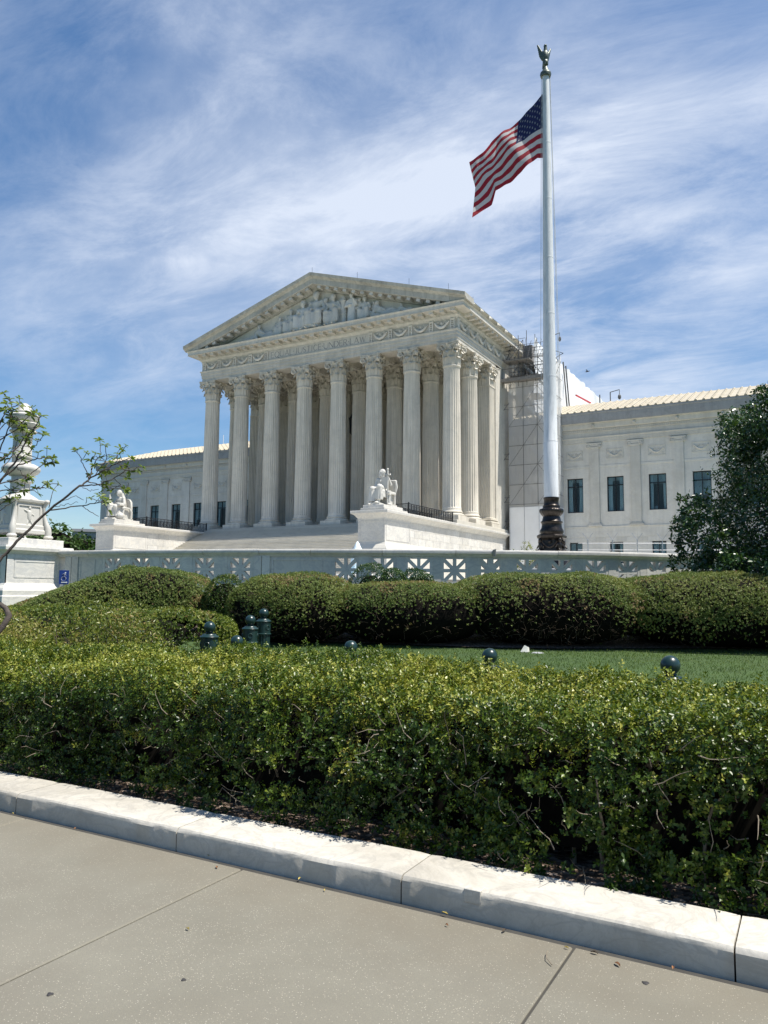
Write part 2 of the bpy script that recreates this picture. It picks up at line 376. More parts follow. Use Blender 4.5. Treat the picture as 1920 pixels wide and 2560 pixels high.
def clothmat(name, col):
    m, nt, b, o = new_mat(name); p = pos(nt); c = ramp(nt, noise(nt, p, 40, 3), [(.3, tuple(x*.9 for x in col)), (.7, col)]); nt.links.new(c, b.inputs['Base Color']); b.inputs['Roughness'].default_value = .75; b.inputs['Specular IOR Level'].default_value = .2
    t = nt.nodes.new('ShaderNodeBsdfTranslucent'); t.inputs[0].default_value = (*col, 1); mx = nt.nodes.new('ShaderNodeMixShader'); mx.inputs[0].default_value = .42
    nt.links.new(b.outputs[0], mx.inputs[1]); nt.links.new(t.outputs[0], mx.inputs[2]); nt.links.new(mx.outputs[0], o.inputs[0]); return m
M_FRED, M_FWHITE, M_FBLUE = clothmat('flag_red', (.29,.022,.036)), clothmat('flag_white', (.50,.49,.49)), clothmat('flag_blue', (.020,.026,.085))
def polemat():
    m, nt, b, o = new_mat('weathered_pole_paint'); p = pos(nt); c = ramp(nt, noise(nt, p, 1., 8, .7, .3, (7,7,.8)), [(.35, (.52,.54,.545)), (.5, (.64,.655,.66)), (.66, (.46,.48,.485))])
    c = mixc(nt, ramp(nt, noise(nt, p, 9, 6, .7), [(.62, 0.), (.72, .55)]), c, (.22,.23,.24)); nt.links.new(c, b.inputs['Base Color']); b.inputs['Roughness'].default_value = .5; return m
M_POLE = polemat()
def pavemat():
    m, nt, b, o = new_mat('exposed_aggregate'); p = pos(nt)
    base = ramp(nt, noise(nt, p, 1.4, 6, .6, .3), [(.3, (.172,.161,.124)), (.55, (.202,.190,.148)), (.75, (.228,.215,.167))])
    gr = noise(nt, p, 190, 3, .7); base = mixc(nt, ramp(nt, gr, [(.35, .6), (.6, 0.)]), base, (.145,.138,.118))
    v = nt.nodes.new('ShaderNodeTexVoronoi'); nt.links.new(p, v.inputs['Vector']); v.inputs['Scale'].default_value = 125; v.inputs['Randomness'].default_value = 1
    hit = ramp(nt, v.outputs['Distance'], [(.18, 1.), (.34, 0.)])
    sel = nt.nodes.new('ShaderNodeSeparateColor'); nt.links.new(v.outputs['Color'], sel.inputs[0])
    den = noise(nt, p, 2.2, 4, .6); th = nt.nodes.new('ShaderNodeMath'); th.operation = 'MULTIPLY_ADD'; nt.links.new(den, th.inputs[0]); th.inputs[1].default_value = .75; th.inputs[2].default_value = -.16
    lt = nt.nodes.new('ShaderNodeMath'); lt.operation = 'LESS_THAN'; nt.links.new(sel.outputs[0], lt.inputs[0]); nt.links.new(th.outputs[0], lt.inputs[1])
    k = nt.nodes.new('ShaderNodeMath'); k.operation = 'MULTIPLY'; nt.links.new(lt.outputs[0], k.inputs[0]); nt.links.new(hit, k.inputs[1])
    c = mixc(nt, k.outputs[0], base, mixc(nt, sel.outputs[1], (.34,.295,.225), (.46,.43,.36)))
    dirt = ramp(nt, noise(nt, p, .8, 7, .7, .5), [(.45, 0.), (.8, .55)]); c = mixc(nt, dirt, c, (.15,.133,.105))
    sx = nt.nodes.new('ShaderNodeSeparateXYZ'); nt.links.new(p, sx.inputs[0]); wy = nt.nodes.new('ShaderNodeMath'); wy.operation = 'MULTIPLY_ADD'; nt.links.new(noise(nt, p, 3.5, 6, .7), wy.inputs[0]); wy.inputs[1].default_value = .9; nt.links.new(sx.outputs[1], wy.inputs[2]);
    mr = nt.nodes.new('ShaderNodeMapRange'); nt.links.new(wy.outputs[0], mr.inputs[0]); mr.inputs[1].default_value = 3.55; mr.inputs[2].default_value = 4.2; mr.inputs[4].default_value = .32; c = mixc(nt, mr.outputs[0], c, (.15,.12,.08))
    nt.links.new(c, b.inputs['Base Color']); b.inputs['Roughness'].default_value = .75; b.inputs['Specular IOR Level'].default_value = .3; bump(nt, b, gr, .35, .004); return m
M_PAVE = pavemat()
def soilmat():
    m, nt, b, o = new_mat('mulch_soil'); p = pos(nt); v = nt.nodes.new('ShaderNodeTexVoronoi'); nt.links.new(p, v.inputs['Vector']); v.inputs['Scale'].default_value = 26
    s = nt.nodes.new('ShaderNodeSeparateColor'); nt.links.new(v.outputs['Color'], s.inputs[0])
    c = ramp(nt, s.outputs[0], [(.0, (.05,.035,.025)), (.5, (.14,.095,.065)), (.85, (.22,.16,.12)), (1., (.36,.29,.24))]); nt.links.new(c, b.inputs['Base Color']); b.inputs['Roughness'].default_value = .95
    bump(nt, b, v.outputs['Distance'], .8, .03); return m
M_SOIL = soilmat()
def groundmat():
    m, nt, b, o = new_mat('lawn_soil'); p = pos(nt); c = ramp(nt, noise(nt, p, 1.2, 6, .6), [(.3, (.030,.058,.012)), (.7, (.045,.085,.018))]); nt.links.new(c, b.inputs['Base Color']); b.inputs['Roughness'].default_value = .95; return m
M_LAWN = groundmat()
M_ASPH = plain('asphalt', (.05,.05,.052), .9, var=.2, scale=40, bmp=.2)
M_BOX = leafmat('boxwood_leaf', [(0., (.010,.025,.004)), (.35, (.034,.068,.008)), (.62, (.090,.130,.015)), (.80, (.200,.230,.030)), (.9, (.30,.30,.055)), (1., (.26,.18,.085))], .36, .15, .32)
M_MOUND = leafmat('holly_hedge_leaf', [(0., (.045,.080,.018)), (.4, (.110,.155,.036)), (.75, (.19,.215,.058)), (.9, (.26,.25,.085)), (1., (.22,.13,.07))], .5, .22, .25)
M_AZ = leafmat('azalea_leaf', [(0., (.040,.070,.012)), (.4, (.12,.155,.024)), (.75, (.23,.235,.05)), (1., (.32,.24,.10))], .38, .3, .4)
M_HOLLY = leafmat('holly_leaf', [(0., (.012,.034,.010)), (.5, (.028,.065,.017)), (.85, (.065,.115,.024)), (1., (.13,.18,.035))], .27, .18, .5)
M_MAG = leafmat('magnolia_leaf', [(0., (.045,.095,.014)), (.5, (.125,.175,.034)), (1., (.20,.24,.055))], .36, .4, .4)
M_FAR = leafmat('far_tree_leaf', [(0., (.014,.034,.008)), (.5, (.034,.072,.014)), (1., (.07,.12,.025))], .5, .25, .3)
M_GRASS = leafmat('grass_blade', [(0., (.036,.070,.010)), (.5, (.070,.118,.016)), (1., (.13,.16,.035))], .5, .3, .2)

# ------------------------------------------------------------------ setting: terrain, pavement, kerb, plaza
OCX, OCY, OA, OB, ON = -43.33, 38., 39.5, 17.5, 2.5
def ground_z(X, Y):
    X = np.asarray(X, float); Y = np.asarray(Y, float)
    dx, dy = X-OCX, Y-OCY; s = ((np.abs(dx)/OA)**ON + (np.abs(dy)/OB)**ON)**(1/ON); R = np.hypot(dx, dy)
    d = np.where(s > 1, (R-R/np.maximum(s, 1e-6))*.7, 0)
    g = np.interp(d, [0, 4, 7, 9.5, 12, 17, 60], [1.5, .6, .27, .17, .02, -.08, -.08])
    t = np.clip((Y-30)/8, 0, 1); t = t*t*(3-2*t); g = np.maximum(g, 1.85*t)
    t = np.clip((Y-5)/3, 0, 1); g = .05*(1-t) + g*t
    return np.where(Y < 4.02, -.16, g)
def gz(x, y): return float(ground_z(x, y))
def build_ground():
    xs = np.concatenate([[-2500,-900,-400,-220], np.arange(-140, -30, 4.), np.arange(-30, 12, .6), np.arange(12, 60, 4.), [80,150,400,900,2500]])
    ys = np.concatenate([[-2500,-600,-150,-40,-8,0,3.9,4.0,4.04], np.arange(4.5, 36, .6), np.arange(36, 140, 4.), [180,300,700,2500]])
    X, Y = np.meshgrid(xs, ys, indexing='ij'); Z = ground_z(X, Y); nx, ny = X.shape
    m = MB(); i = lambda a, b: a*ny+b
    m.add(list(zip(X.ravel(), Y.ravel(), Z.ravel())), [(i(a,b),i(a+1,b),i(a+1,b+1),i(a,b+1)) for a in range(nx-1) for b in range(ny-1)])
    o = m.build('ground', M_LAWN, smooth=60); tag(o, 'grassy ground rising gently from the pavement to the plaza', 'ground', kind='structure')
    # planting bed below the near hedge
    m = MB(); xs = np.arange(-16, 6, .5); P = []; n = 0
    ys = np.arange(4.08, 8.0, .4)
    X, Y = np.meshgrid(xs, ys, indexing='ij'); Z = ground_z(X, Y)+.03+.02*np.sin(X*3.1)*np.cos(Y*4.7); ny = len(ys)
    m.add(list(zip(X.ravel(), Y.ravel(), Z.ravel())), [(a*ny+b,(a+1)*ny+b,(a+1)*ny+b+1,a*ny+b+1) for a in range(len(xs)-1) for b in range(ny-1)])
    tag(m.build('planting_bed', M_SOIL, smooth=60), 'brown mulch bed under the near hedge', 'soil', kind='structure')
    # dark bed below the clipped mounds
    m = MB(); xs = np.arange(-20, 8, .6); t_ = np.linspace(0, 1, 8); vs = []
    for x in xs:
        yf = np.interp(x, [-20,-13.3,-9.7,-7.6,-5.5,-3.6,-1.2,8], [12.8,16.3,17.2,17.6,18.5,19.9,21.6,26.])
        for t in t_: vs.append((x, yf+t*5.5, gz(x, yf+t*5.5)+.035))
    m.add(vs, [(a*8+b,(a+1)*8+b,(a+1)*8+b+1,a*8+b+1) for a in range(len(xs)-1) for b in range(7)])
    tag(m.build('planting_bed', M_SOIL, smooth=60), 'dark shaded mulch bed under the clipped mounded hedges', 'soil', kind='structure')
build_ground()

def build_pavement():
    root = tag(thing('sidewalk', 'beige exposed aggregate pavement in the foreground', 'pavement'), kind='structure')
    m = MB(); m.box(-40, -6, -.12, 40, 3.69, -.012); m.build('joint_bed', M_JOINT, root)
    W = 1.925; base = MB(); g = .0055
    base.box(g, 0, -.10, W-g, 4.26, 0, .006); me = base.mesh('paving_slab', M_PAVE)
    first = True
    for k in range(-12, 9):
        for y0 in (-.62, -4.90):
            o = obj('paving_slab', me, root, (-1.03+k*W, y0, RNG.uniform(-.0015, .0015)))
    m = MB(); m.box(-300, -30, -.14, 300, -6.2, -.10); tag(m.build('road', M_ASPH), 'grey asphalt street behind the viewer', 'road', kind='structure')
build_pavement()

def build_kerb():
    root = tag(thing('kerb', 'low white marble kerb between pavement and hedge', 'kerb'), kind='structure')
    js = [-14.4,-12.9,-11.3,-9.75,-8.2,-6.65,-5.09,-3.53,-1.955,-.365,1.2,2.8,4.4,6]
    for a, b in zip(js[:-1], js[1:]):
        n = 26; prof0 = [(3.705,-.14),(3.705,.100),(3.709,.116),(3.718,.125),(3.732,.129),(4.06,.132),(4.075,.12),(4.075,-.14)]
        vs = []; xs = np.linspace(a+.004, b-.004, n); P = len(prof0)
        nz = RNG.normal(size=(n,)); nz = np.convolve(nz, [.25,.5,.25], 'same')*.0035
        for i, x in enumerate(xs):
            e = 1 if 0 < i < n-1 else 0
            for j, (y, z) in enumerate(prof0):
                w = nz[i]*e if j in (2,3,4) else 0
                if not e and j in (2,3,4,5): w = -.006
                vs.append((x, y+(.004*sin(x*2.3) if j > 0 else 0)+abs(w)*.8, z-abs(w)+.001*sin(x*5)))
        m = MB(); m.add(vs, [(i*P+j,(i+1)*P+j,(i+1)*P+(j+1)%P,i*P+(j+1)%P) for i in range(n-1) for j in range(P)] + [tuple(range(P-1,-1,-1)), tuple(range((n-1)*P, n*P))])
        m.build('kerb_stone', M_KERB, root, smooth=24)
    # small stone repair let into the near stone
    m = MB(); m.box(-1.60, 3.7035, .062, -1.51, 3.775, .1295, .003); m.build('stone_patch', M_KERB, root)
build_kerb()

def build_plaza():
    pts = []
    for k in range(65):
        t = pi + pi*k/64; c, s = cos(t), sin(t)
        pts.append((OCX+OA*.985*math.copysign(abs(c)**(2/ON), c), OCY+OB*.985*math.copysign(abs(s)**(2/ON), s)))
    pts += [(-4.4, 78), (-82, 78)]
    m = MB(); m.prism(pts, 'z', 1.3, 2.05); tag(m.build('plaza_floor', M_WALL), 'white marble plaza floor behind the balustrade', 'plaza', kind='structure')
    root = tag(thing('staircase', 'broad flight of white marble steps up to the portico', 'stairs'), kind='structure')
    n = 36; rise = (8.0-2.05)/n; tr = (62.55-50.2)/n; m = MB(); m.box(0, 0, -.6, 26.4-.02, tr+.14, rise-.045, 0); m.box(0, -.03, rise-.045, 26.4-.02, tr+.14, rise, .01)
    me = m.mesh('step', M_STEP)
    for k in range(n): obj('step', me, root, (-56.52, 50.2+k*tr, 2.05+k*rise))
build_plaza()

# ------------------------------------------------------------------ the courthouse
CX = -43.33; SP = 4.16; YC = 64.; YR2 = 68.15; YR3 = 72.3; FL = 8.0; ZS0, ZS1, ZCAP = 9.0, 22.5, 24.6
COLX = [CX+SP*(i-3.5) for i in range(8)]
court = thing('courthouse', 'white marble courthouse with columned portico, carved pediment and tiled side wings', 'courthouse', (CX, YC, 2.0))
CO = Vector((CX, YC, 2.0))
def part(name, mb, mat, parent=None, smooth=None):
    "geometry given in world coordinates, parented to the courthouse or one of its parts"
    p = parent or court
    off = CO if p is court else CO
    mb.xform(Matrix.Translation(-off)); return mb.build(name, mat, p, smooth)
def pobj(name, mesh, loc, parent=None, rz=None, scale=None): return obj(name, mesh, parent or court, Vector(loc)-CO, rz, scale)

def shaft_mesh():
    m = MB(); NF = 24; vs = []; hs = [0,.012,.02,.2,.4,.6,.8,.975,.985]; H = ZS1-ZS0; prof = []
    for t in hs: prof.append((.862-.105*(t**1.7), t*H))
    sub = 5; n = NF*sub
    def rad(j, r, k):
        u = (j % sub)/sub
        if k in (0,1) or k >= len(hs)-1: return r*1.03 if k < 2 else r*1.02
        return r if u in (0, .2) else r*(1-.075*sin(pi*(u-.2)/.8)**.7)
    for k, (r, z) in enumerate(prof):
        for j in range(n): a = 2*pi*j/n; q = rad(j, r, k); vs.append((q*cos(a), q*sin(a), z))
    K = len(prof); m.add(vs, [(i*n+j,i*n+(j+1)%n,(i+1)*n+(j+1)%n,(i+1)*n+j) for i in range(K-1) for j in range(n)])
    r = prof[-1][0]; m.lathe([(r*1.02,H*.985),(r*1.09,H*.987),(r*1.12,H*.992),(r*1.10,H*.998),(r*1.02,H)], 32, cap=True)
    return m.mesh('shaft', M_COL, 35)
def base_mesh():
    m = MB(); m.box(-1.17,-1.17,0,1.17,1.17,.45,.015)
    m.lathe([(r, .45+(z-.36)*.86) for r, z in [(1.12,.36),(1.16,.42),(1.16,.5),(1.11,.57),(1.0,.585),(.965,.62),(.945,.67),(.965,.72),(1.0,.735),(1.02,.78),(1.0,.835),(.94,.855),(.92,.90),(.905,.95),(.888,1.0)]], 40)
    return m.mesh('column_base', M_COL, 40)
def leaf_strip(m, ang, r0, z0, h, w, curl, lean):
    "one acanthus leaf springing from the bell"
    K = 8; vs = []
    for k in range(K+1):
        t = k/K
        if t < .7: rr = r0 + lean*t/.7; zz = z0 + h*t/.7*.93
        else:
            u = (t-.7)/.3*pi*.95; rr = r0+lean + curl*(1-cos(u))*.62; zz = z0 + h*.93 + sin(u)*h*.13 - (1-cos(u))*h*.09
        ww = w*(.55+.75*sin(pi*min(1, t*.85+.12)))*(1+.16*sin(t*18))
        if t > .92: ww *= .6
        for j, s in enumerate((-1,-.5,0,.5,1)):
            bulge = (.05 if j == 2 else (.0 if j in (1,3) else -.03))
            a = ang + s*ww/max(.3, rr)*.5; q = rr + bulge + (.025 if j in (0,4) and k % 2 else 0)
            vs.append((q*cos(a), q*sin(a), zz))
    m.add(vs, [(k*5+j,k*5+j+1,(k+1)*5+j+1,(k+1)*5+j) for k in range(K) for j in range(4)])
    back = [(x*.955, y*.955, z-.01) for x, y, z in vs]; m.add(back, [(k*5+j,(k+1)*5+j,(k+1)*5+j+1,k*5+j+1) for k in range(K) for j in range(4)])
def spiral(m, c, ux, r, turns, th, start=0., n=18):
    "a scroll of stone: spiral tube in the plane of ux and z"
    pts = []; rs = []
    for k in range(n+1):
        t = k/n; a = start - t*turns*2*pi; q = r*(1-.86*t); pts.append(Vector(c)+Vector(ux)*(q*cos(a))+Vector((0,0,1))*(q*sin(a))); rs.append(th*(1-.45*t))
    m.tube(pts, rs, 5)
def capital_mesh(square=False):
    m = MB(); H = ZCAP-ZS1; n = 28 if not square else 4
    if square:
        m.box(-.76,-.76,0,.76,.76,H*.86)
    else: m.lathe([(.76,0),(.74,.1),(.74,.9),(.78,1.3),(.88,1.6),(1.0,1.78),(1.0,1.82)], n)
    for k in range(8): leaf_strip(m, 2*pi*(k+.5)/8, .77, .02, .72, .58, .20, .06)
    for k in range(8): leaf_strip(m, 2*pi*k/8, .76, .05, 1.22, .56, .26, .10)
    for k in range(8): leaf_strip(m, 2*pi*(k+.5)/8, .78, .75, .75, .34, .22, .10)
    for q in range(4):
        a = pi/4 + q*pi/2; d = Vector((cos(a), sin(a), 0)); tt = Vector((-sin(a), cos(a), 0))
        for s in (-1, 1):
            spiral(m, d*1.20+tt*.07*s+Vector((0,0,1.55)), d, .25, 1.6, .085, pi*.55)
            m.tube([d*.78+tt*.28*s+Vector((0,0,.85)), d*.86+tt*.24*s+Vector((0,0,1.2)), d*1.0+tt*.16*s+Vector((0,0,1.55)), d*1.18+tt*.07*s+Vector((0,0,1.80))], [.06,.075,.07,.07], 5)
        b = q*pi/2; d = Vector((cos(b), sin(b), 0)); tt = Vector((-sin(b), cos(b), 0))
        for s in (-1, 1):
            spiral(m, d*.93+tt*.20*s+Vector((0,0,1.58)), tt*s, .15, 1.4, .055, pi*.5)
            m.tube([d*.78+tt*.30*s+Vector((0,0,.9)), d*.85+tt*.30*s+Vector((0,0,1.3)), d*.93+tt*.2*s+Vector((0,0,1.74))], .045, 5)
        m.ell(d*1.06+Vector((0,0,1.92)), (.13,.13,.14), 8, 5)
        for s in range(5): aa = s*2*pi/5; m.ell(d*1.08+tt*.11*cos(aa)+Vector((0,0,1.92+.11*sin(aa))), .06, 6, 4)
    poly = []
    for q in range(4):
        a = pi/4+q*pi/2
        for s in np.linspace(0, 1, 9)[:-1]:
            p0 = Vector((cos(a), sin(a)))*1.50; p1 = Vector((cos(a+pi/2), sin(a+pi/2)))*1.50; p = p0.lerp(p1, s); p *= 1-.17*sin(pi*s)*1.0
            if s == 0:
                tv = Vector((-sin(a), cos(a))); poly += [tuple(p*.985-tv*.09), tuple(p*.985+tv*.09)]
            else: poly.append(tuple(p))
    m.prism(poly, 'z', 1.82, 1.93); m.prism([(x*.96, y*.96) for x, y in poly], 'z', 1.93, 1.99); m.prism([(x*1.03, y*1.03) for x, y in poly], 'z', 1.985, H)
    return m.mesh('capital', M_COL, 40)
ME_SHAFT, ME_BASE, ME_CAP = shaft_mesh(), base_mesh(), capital_mesh()
def column(x, y):
    c = bpy.data.objects.new('column', None); link(c, court); c.location = Vector((x, y, FL))-CO
    rz = RNG.integers(0, 24)*2*pi/24
    obj('shaft', ME_SHAFT, c, (0,0,1.0), rz); obj('base', ME_BASE, c, (0,0,0)); obj('capital', ME_CAP, c, (0,0,ZS1-FL))
for x in COLX: column(x, YC)
for x in COLX: column(x, YR2)
def fluted_pilaster_mesh():
    m = MB(); w = .78; H = ZS1-ZS0; nf = 7; poly = []
    fw = 2*w/nf
    for side in range(4):
        R = Matrix.Rotation(side*pi/2, 2); 
        for k in range(nf):
            x0 = -w+k*fw
            for u, dpt in ((0,0),(.16,0),(.3,.06),(.5,.085),(.7,.06),(.84,0)): poly.append(R @ Vector((x0+u*fw, -w+dpt)))
    m.prism([tuple(p) for p in poly], 'z', 0, H-.12); m.box(-w-.04,-w-.04,H-.12,w+.04,w+.04,H); return m.mesh('pilaster_shaft', M_COL, 30)
ME_PIL, ME_PCAP = fluted_pilaster_mesh(), capital_mesh(True)
def pb_mesh():
    m = MB(); m.box(-1.1,-1.1,0,1.1,1.1,.36,.015)
    for r, a, b in ((1.08,.36,.58),(.93,.58,.70),(.99,.70,.84),(.88,.84,1.0)): m.box(-r,-r,a,r,r,b+.002,.05)
    return m.mesh('pilaster_base', M_COL)
ME_PB = pb_mesh()
def pilaster(x, y):
    c = bpy.data.objects.new('pilaster', None); link(c, court); c.location = Vector((x, y, FL))-CO
    obj('shaft', ME_PIL, c, (0,0,1.0)); obj('base', ME_PB, c); obj('capital', ME_PCAP, c, (0,0,ZS1-FL))
for x in COLX: pilaster(x, YR3)
for y in (77.6,):
    for x in (COLX[0]+.1, COLX[7]-.1): pilaster(x, y)

XL, XR = COLX[0], COLX[7]; FX0, FX1, FY = XL-.86, XR+.86, YC-.86      # faces of the entablature
def build_portico():
    path = [(FX0, 88), (FX0, FY), (FX1, FY), (FX1, 88)]
    # podium
    m = MB(); m.box(XL-.9, 62.55, 2.0, XR+.9, 79, 7.60); part('podium', m, M_WALL)
    m = MB(); m.box(XL-1.2, 62.5, 7.60, XR+1.2, 79.05, 8.0, .03); part('podium_floor', m, M_STEP)
    # entablature
    m = MB(); m.sweep(path, [(-1.7,24.6),(0,24.6),(0,24.93),(.06,24.945),(.06,25.27),(.12,25.285),(.12,25.56),(.19,25.62),(.22,25.73),(.0,25.735),(-1.7,25.735)]); part('architrave', m, M_ENT)
    m = MB(); m.sweep(path, [(-1.6,25.735),(.02,25.737),(.02,26.74),(-1.6,26.74)]); part('frieze', m, M_ENT)
    m = MB(); m.sweep(path, [(-1.5,26.74),(.06,26.742),(.10,26.83),(.22,26.94),(.26,26.99),(.30,27.0),(.30,27.36),(.42,27.39),(1.20,27.40),(1.20,27.45),(1.16,27.47),(1.18,27.74),(1.26,27.80),(1.30,27.87),(-1.5,27.88)]); part('cornice', m, M_ENT)
    # modillions
    mm = MB(); mm.box(-.21,-.72,-.26,.21,.02,-.06); mm.box(-.25,-.80,-.06,.25,.02,.0); me = mm.mesh('modillion', M_ENT)
    n = 28; 
    for k in range(n+1):
        x = FX0-.05 + (FX1-FX0+.1)*k/n; pobj('modillion', me, (x, FY-.30, 27.40))
    for k in range(1, 13):
        pobj('modillion', me, (FX1+.30, FY+k*1.105, 27.40), rz=pi/2); pobj('modillion', me, (FX0-.30, FY+k*1.105, 27.40), rz=-pi/2)
    # frieze: festoons, torches and the inscription tablet
    f = MB(); pts = [(-.78+1.56*t, -.09-.05*sin(pi*t), .78-.55*sin(pi*t)) for t in np.linspace(0,1,15)]
    f.tube(pts, [.07+.09*sin(pi*t) for t in np.linspace(0,1,15)], 6)
    for k, t in enumerate(np.linspace(.08,.92,13)): f.ell((-.78+1.56*t+RNG.normal()*.02, -.16-.03*(k%2), .78-.55*sin(pi*t)-.02+RNG.normal()*.03), .085, 6, 4)
    spiral(f, (0,-.09,.68), (1,0,0), .2, 1.2, .05); f.ell((0,-.08,.68), (.11,.08,.11), 8, 5)
    for s in (-1,1): spiral(f, (s*.42,-.08,.82), (s,0,0), .13, 1.1, .04)
    ME_F = f.mesh('festoon', M_REL, 40)
    d = MB()
    for s in (-1,1): d.box(s*.17-.045,-.13,.0,s*.17+.045,-.005,.98)
    for z in (.05,.24,.43,.62,.81): d.box(-.125,-.10,z,.125,-.005,z+.09)
    d.box(-.24,-.16,.90,.24,-.004,.995); ME_D = d.mesh('torch_relief', M_REL)
    zf = 25.742
    def bays(x0, x1, n):
        w = (x1-x0)/n
        for k in range(n): pobj('festoon', ME_F, (x0+(k+.5)*w, FY-.02, zf), scale=(w/2.3,1,1))
        for k in range(n+1): pobj('torch_relief', ME_D, (x0+k*w, FY-.021, zf))
    bays(FX0+.35, -49.75, 4); bays(-37.0, FX1-.35, 4)
    for k in range(7):
        y = FY+.3+k*2.2
        pobj('torch_relief', ME_D, (FX1+.021, y, zf), rz=pi/2)
        if k < 6: pobj('festoon', ME_F, (FX1+.02, y+1.1, zf), rz=pi/2)
        pobj('torch_relief', ME_D, (FX0-.021, y, zf), rz=-pi/2)
    m = MB(); m.box(-49.5, FY-.075, 25.76, -37.22, FY-.022, 26.72); tab = part('inscription_tablet', m, M_ENT)
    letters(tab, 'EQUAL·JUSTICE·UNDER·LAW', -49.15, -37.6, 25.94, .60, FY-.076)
    # ceiling of the porch and its beams
    m = MB(); m.box(FX0+1.2, FY+1.2, 25.3, FX1-1.2, 73.2, 25.6); part('porch_ceiling', m, M_ENT)
    m = MB(); m.box(-.62, 0, 0, .62, 73.0-(FY+1.71), .68); m.box(-.5, 0.01, -.10, .5, 73.0-(FY+1.73), .001); me = m.mesh('ceiling_beam', M_ENT)
    for x in COLX[1:-1]: pobj('ceiling_beam', me, (x, FY+1.705, 24.66))
    m = MB(); m.box(FX0+1.71, -.7, -.06, FX1-1.71, .7, .70); m.xform(Matrix.Translation((0, YR2, 24.64))); part('ceiling_girder', m, M_ENT)
    # pediment
    XT0, XT1 = CX-16.95, CX+16.95; ZT = 28.42; ZA = 33.62; SL = (ZA-ZT)/(CX-XT0)
    m = MB(); m.prism([(XT0+1.3, 27.87),(XT1-1.3, 27.87),(CX, 27.87+SL*(CX-XT0-1.3))], 'y', FY+.10, FY+.9); part('tympanum', m, M_REL)
    m = MB(); m.box(FX0+2.6, FY-.60, 27.876, FX1-2.6, FY+.12, 27.97); part('pediment_ledge', m, M_GREY)
    prof = [(FY+.5,-.0),(FY-1.62,0),(FY-1.55,-.30),(FY-1.36,-.40),(FY-1.30,-.46),(FY-1.22,-.52),(FY-1.19,-1.02),(FY-1.14,-1.07),(FY-.35,-1.08),(FY-.28,-1.20),(FY-.18,-1.42),(FY+.5,-1.42)]
    rk = MB(); rk.box(-.20,-.75,-.27,.20,.02,.0); me_rm = rk.mesh('raking_modillion', M_ENT)
    for s in (-1, 1):
        n = 8; cuts = [0, .10, .24, .37, .50, .63, .75, .87, 1.0]
        for a, b in zip(cuts[:-1], cuts[1:]):
            m = MB(); P = len(prof); L_ = 16.95; d0 = a*L_ + (.004 if a > 0 else 0); d1 = b*L_-(.012 if b < 1 else 0)
            vs = []
            for dd in (d0, d1):
                for y, dz in prof:
                    zz = max(ZT+SL*dd+dz, 27.885 if y > FY-1.29 else 27.885)
                    vs.append((CX+s*(L_-dd), y+RNG.normal()*.004, zz))
            m.add(vs, [(j, P+j, P+(j+1)%P, (j+1)%P) for j in range(P)] + [tuple(range(P)), tuple(range(2*P-1, P-1, -1))])
            part('raking_cornice_stone', m, M_RAKE)
        for k in range(14):
            dd = 2.9+k*1.02
            if dd > 16.6: break
            o = pobj('raking_modillion', me_rm, (CX+s*(16.95-dd), FY-.30, ZT+SL*dd-1.085)); o.rotation_euler = (0, s*math.atan(SL), 0)
    # roof behind the pediment
    m = MB(); yb = 128.
    for s in (-1, 1):
        m.add([(CX, FY-1.0, ZA-.05), (CX+s*16.6, FY-1.0, ZT-.1), (CX+s*16.6, yb, ZT-.1), (CX, yb, ZA-.05)], [(0,1,2,3)])
        m.add([(CX, FY-1.0, ZA-.35), (CX+s*16.6, FY-1.0, ZT-.4), (CX+s*16.6, yb, ZT-.4), (CX, yb, ZA-.35)], [(0,1,2,3)])
    roof = part('gable_roof', m, M_TILE)
    for s in (-1, 1):
        m = MB(); X = CX+s*16.02; path = [(X, FY-.6), (X, 90)] if s > 0 else [(X, 90), (X, FY-.6)]
        m.sweep([(p[0]-s*.0, p[1]) for p in path], [(-.9,27.885),(.16,27.885),(.22,28.0),(.42,28.2),(.58,28.38),(.62,28.46),(-.9,28.46)]); part('side_gutter', m, M_RAKE)
        lion = MB(); lion.ell((0,0,0), (.22,.26,.26), 9, 6); lion.ell((.2,0,-.06), (.14,.15,.13), 8, 5); lion.ell((.05,.2,.18), .09, 6, 4); lion.ell((.05,-.2,.18), .09, 6, 4); me = lion.mesh('lion_head', M_ENT, 60)
        for k in range(8): pobj('lion_head', me, (X+s*.50, FY+1.0+k*2.2, 28.2), rz=0 if s > 0 else pi)
    # inner wall with the doorway
    m = MB()
    m.box(FX0, 73.0, 8.0, CX-2.3, 74.2, 25.9); m.box(CX+2.3, 73.0, 8.0, FX1, 74.2, 25.9); m.box(CX-2.3, 73.003, 16.9, CX+2.3, 74.2, 25.9)
    m.box(FX0+.003, 74.2, 2.0, FX1-.003, 128, 27.7); part('wall', m, M_ENT)
    m = MB(); m.box(FX0+.8, 72.94, 18.6, FX1-.8, 73.02, 18.95); m.box(FX0+.8, 72.95, 22.1, FX1-.8, 73.02, 22.4); m.box(CX-3.1, 72.80, 8.0, CX-2.31, 73.2, 17.0); m.box(CX+2.31, 72.80, 8.0, CX+3.1, 73.2, 17.0); m.box(CX-3.3, 72.7, 17.0, CX+3.3, 73.2, 17.9, .05); part('door_surround', m, M_ENT)
    door = bpy.data.objects.new('door', None); link(door, court)
    for s in (-1, 1):
        m = MB(); x0, x1 = (CX-2.28, CX-.015) if s < 0 else (CX+.015, CX+2.28); m.box(x0, 73.75, 8.02, x1, 73.9, 16.88)
        for k in range(4): m.box(x0+.25, 73.70, 8.5+k*2.1, x1-.25, 73.76, 10.2+k*2.1, .03)
        part('door_leaf', m, M_BRONZE, door)
